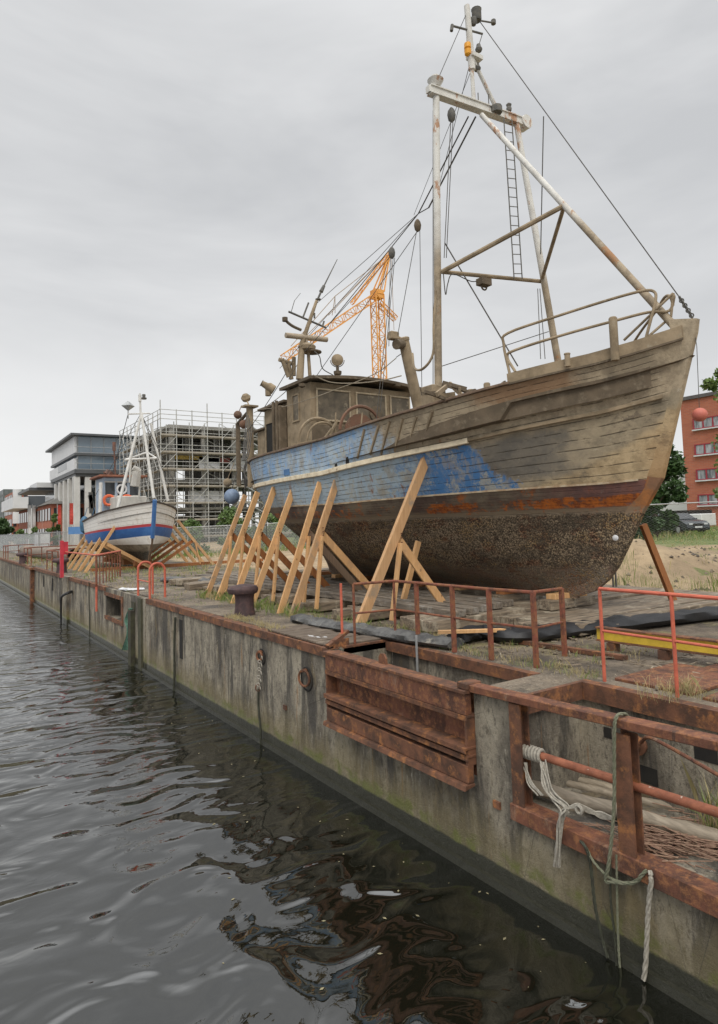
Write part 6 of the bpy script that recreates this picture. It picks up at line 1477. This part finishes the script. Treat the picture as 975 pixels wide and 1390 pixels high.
mb = MB(); random.seed(6)
for i in range(150):
    y = random.uniform(4, 30); x = 5.3-abs(random.gauss(0, 1.1)); c = Vector((x, y, WZ+.004)); a_ = random.random()*6.28; q_ = random.uniform(.008, .03)
    d1_, d2_ = Vector((math.cos(a_), math.sin(a_), 0))*q_, Vector((-math.sin(a_), math.cos(a_), 0))*q_*.5; mb.add([c-d1_, c+d2_, c+d1_, c-d2_], [(0, 1, 2, 3)])
tag(mb.build('floating_leaves', mat('drifting leaf bits', (.30, .26, .15), (.16, .14, .08), 20)), 'leaf bits and crumbs drifting on the water along the quay wall', 'leaves', kind='stuff')
mb = MB(); random.seed(5)
for i in range(260):
    x, y = (random.uniform(6.95, 9.4), random.uniform(4.2, 9.2)) if i < 120 else (random.uniform(5.6, 9.5), random.uniform(9.5, 32))
    c = Vector((x, y, .03)); an = random.random()*3.14; d = Vector((math.cos(an), math.sin(an), random.uniform(-.05, .1)))*random.uniform(.03, .22)
    mb.beam(c-d, c+d, random.uniform(.008, .035), .01)
tag(mb.build('wood_scraps', TIMBER), 'splinters and small wood scraps strewn over the quay paving', 'wood scraps', kind='stuff')
# ------------------------------------------------------------------ sky and light
w = bpy.data.worlds.new('World'); scene.world = w; w.use_nodes = True
nt_ = w.node_tree; bg = nt_.nodes['Background']; L = nt_.links
sky = nt_.nodes.new('ShaderNodeTexSky'); sky.sky_type = 'NISHITA'; sky.sun_disc = False
SUN_EL, SUN_AZ = R_(48), R_(215)
sky.sun_elevation = SUN_EL; sky.sun_rotation = SUN_AZ
tc = nt_.nodes.new('ShaderNodeTexCoord'); sep = nt_.nodes.new('ShaderNodeSeparateXYZ'); L.new(tc.outputs['Generated'], sep.inputs[0])
def wm(op, a, b=0.):
    n = nt_.nodes.new('ShaderNodeMath'); n.operation = op
    for i, v in enumerate((a, b)):
        if isinstance(v, bpy.types.NodeSocket): L.new(v, n.inputs[i])
        else: n.inputs[i].default_value = v
    return n.outputs[0]
mp = nt_.nodes.new('ShaderNodeMapping'); mp.inputs['Scale'].default_value = (1, 1, 3.2); L.new(tc.outputs['Generated'], mp.inputs[0])
nz = nt_.nodes.new('ShaderNodeTexNoise'); nz.inputs['Scale'].default_value = 1.6; nz.inputs['Detail'].default_value = 5; nz.inputs['Roughness'].default_value = .55; nz.inputs['Distortion'].default_value = .4; L.new(mp.outputs[0], nz.inputs[0])
rp_ = nt_.nodes.new('ShaderNodeValToRGB'); e = rp_.color_ramp.elements
e[0].position = .36; e[0].color = (.60, .61, .625, 1); e[1].position = .72; e[1].color = (.82, .825, .83, 1); L.new(nz.outputs[0], rp_.inputs[0])
hz = nt_.nodes.new('ShaderNodeMapRange'); L.new(sep.outputs[2], hz.inputs[0]); hz.interpolation_type = 'SMOOTHSTEP'
for i, v in enumerate((0, .40, 1.0, 0)): hz.inputs[i+1].default_value = v
mx = nt_.nodes.new('ShaderNodeMix'); mx.data_type = 'RGBA'; lf = nt_.nodes.new('ShaderNodeMapRange'); L.new(sep.outputs[0], lf.inputs[0])
for i, v in enumerate((-.3, .8, .95, .55)): lf.inputs[i+1].default_value = v
L.new(wm('MULTIPLY', hz.outputs[0], lf.outputs[0]), mx.inputs[0]); L.new(rp_.outputs[0], mx.inputs[6]); mx.inputs[7].default_value = (.97, .97, .96, 1)
zen = nt_.nodes.new('ShaderNodeMapRange'); zen.interpolation_type = 'SMOOTHSTEP'; L.new(sep.outputs[2], zen.inputs[0])
for i, v in enumerate((.62, .95, 10, 34)): zen.inputs[i+1].default_value = v
sc2 = nt_.nodes.new('ShaderNodeMix'); sc2.data_type = 'RGBA'; sc2.blend_type = 'MULTIPLY'; sc2.inputs[0].default_value = 1; L.new(mx.outputs[2], sc2.inputs[6]); L.new(zen.outputs[0], sc2.inputs[7])
mx2 = nt_.nodes.new('ShaderNodeMix'); mx2.data_type = 'RGBA'; mx2.inputs[0].default_value = .96; L.new(sky.outputs[0], mx2.inputs[6]); L.new(sc2.outputs[2], mx2.inputs[7])
L.new(mx2.outputs[2], bg.inputs[0]); bg.inputs[1].default_value = .1
sd = bpy.data.lights.new('sun', 'SUN'); sd.energy = 1.5; sd.angle = R_(25); sd.color = (1, .93, .82)
so = bpy.data.objects.new('sun', sd); COL.objects.link(so)
sdir = Vector((math.sin(SUN_AZ)*math.cos(SUN_EL), math.cos(SUN_AZ)*math.cos(SUN_EL), math.sin(SUN_EL)))
so.rotation_euler = (-sdir).to_track_quat('-Z', 'Y').to_euler()
scene.view_settings.view_transform = 'Standard'; scene.view_settings.look = 'None'; scene.view_settings.exposure = 0; scene.view_settings.gamma = 1
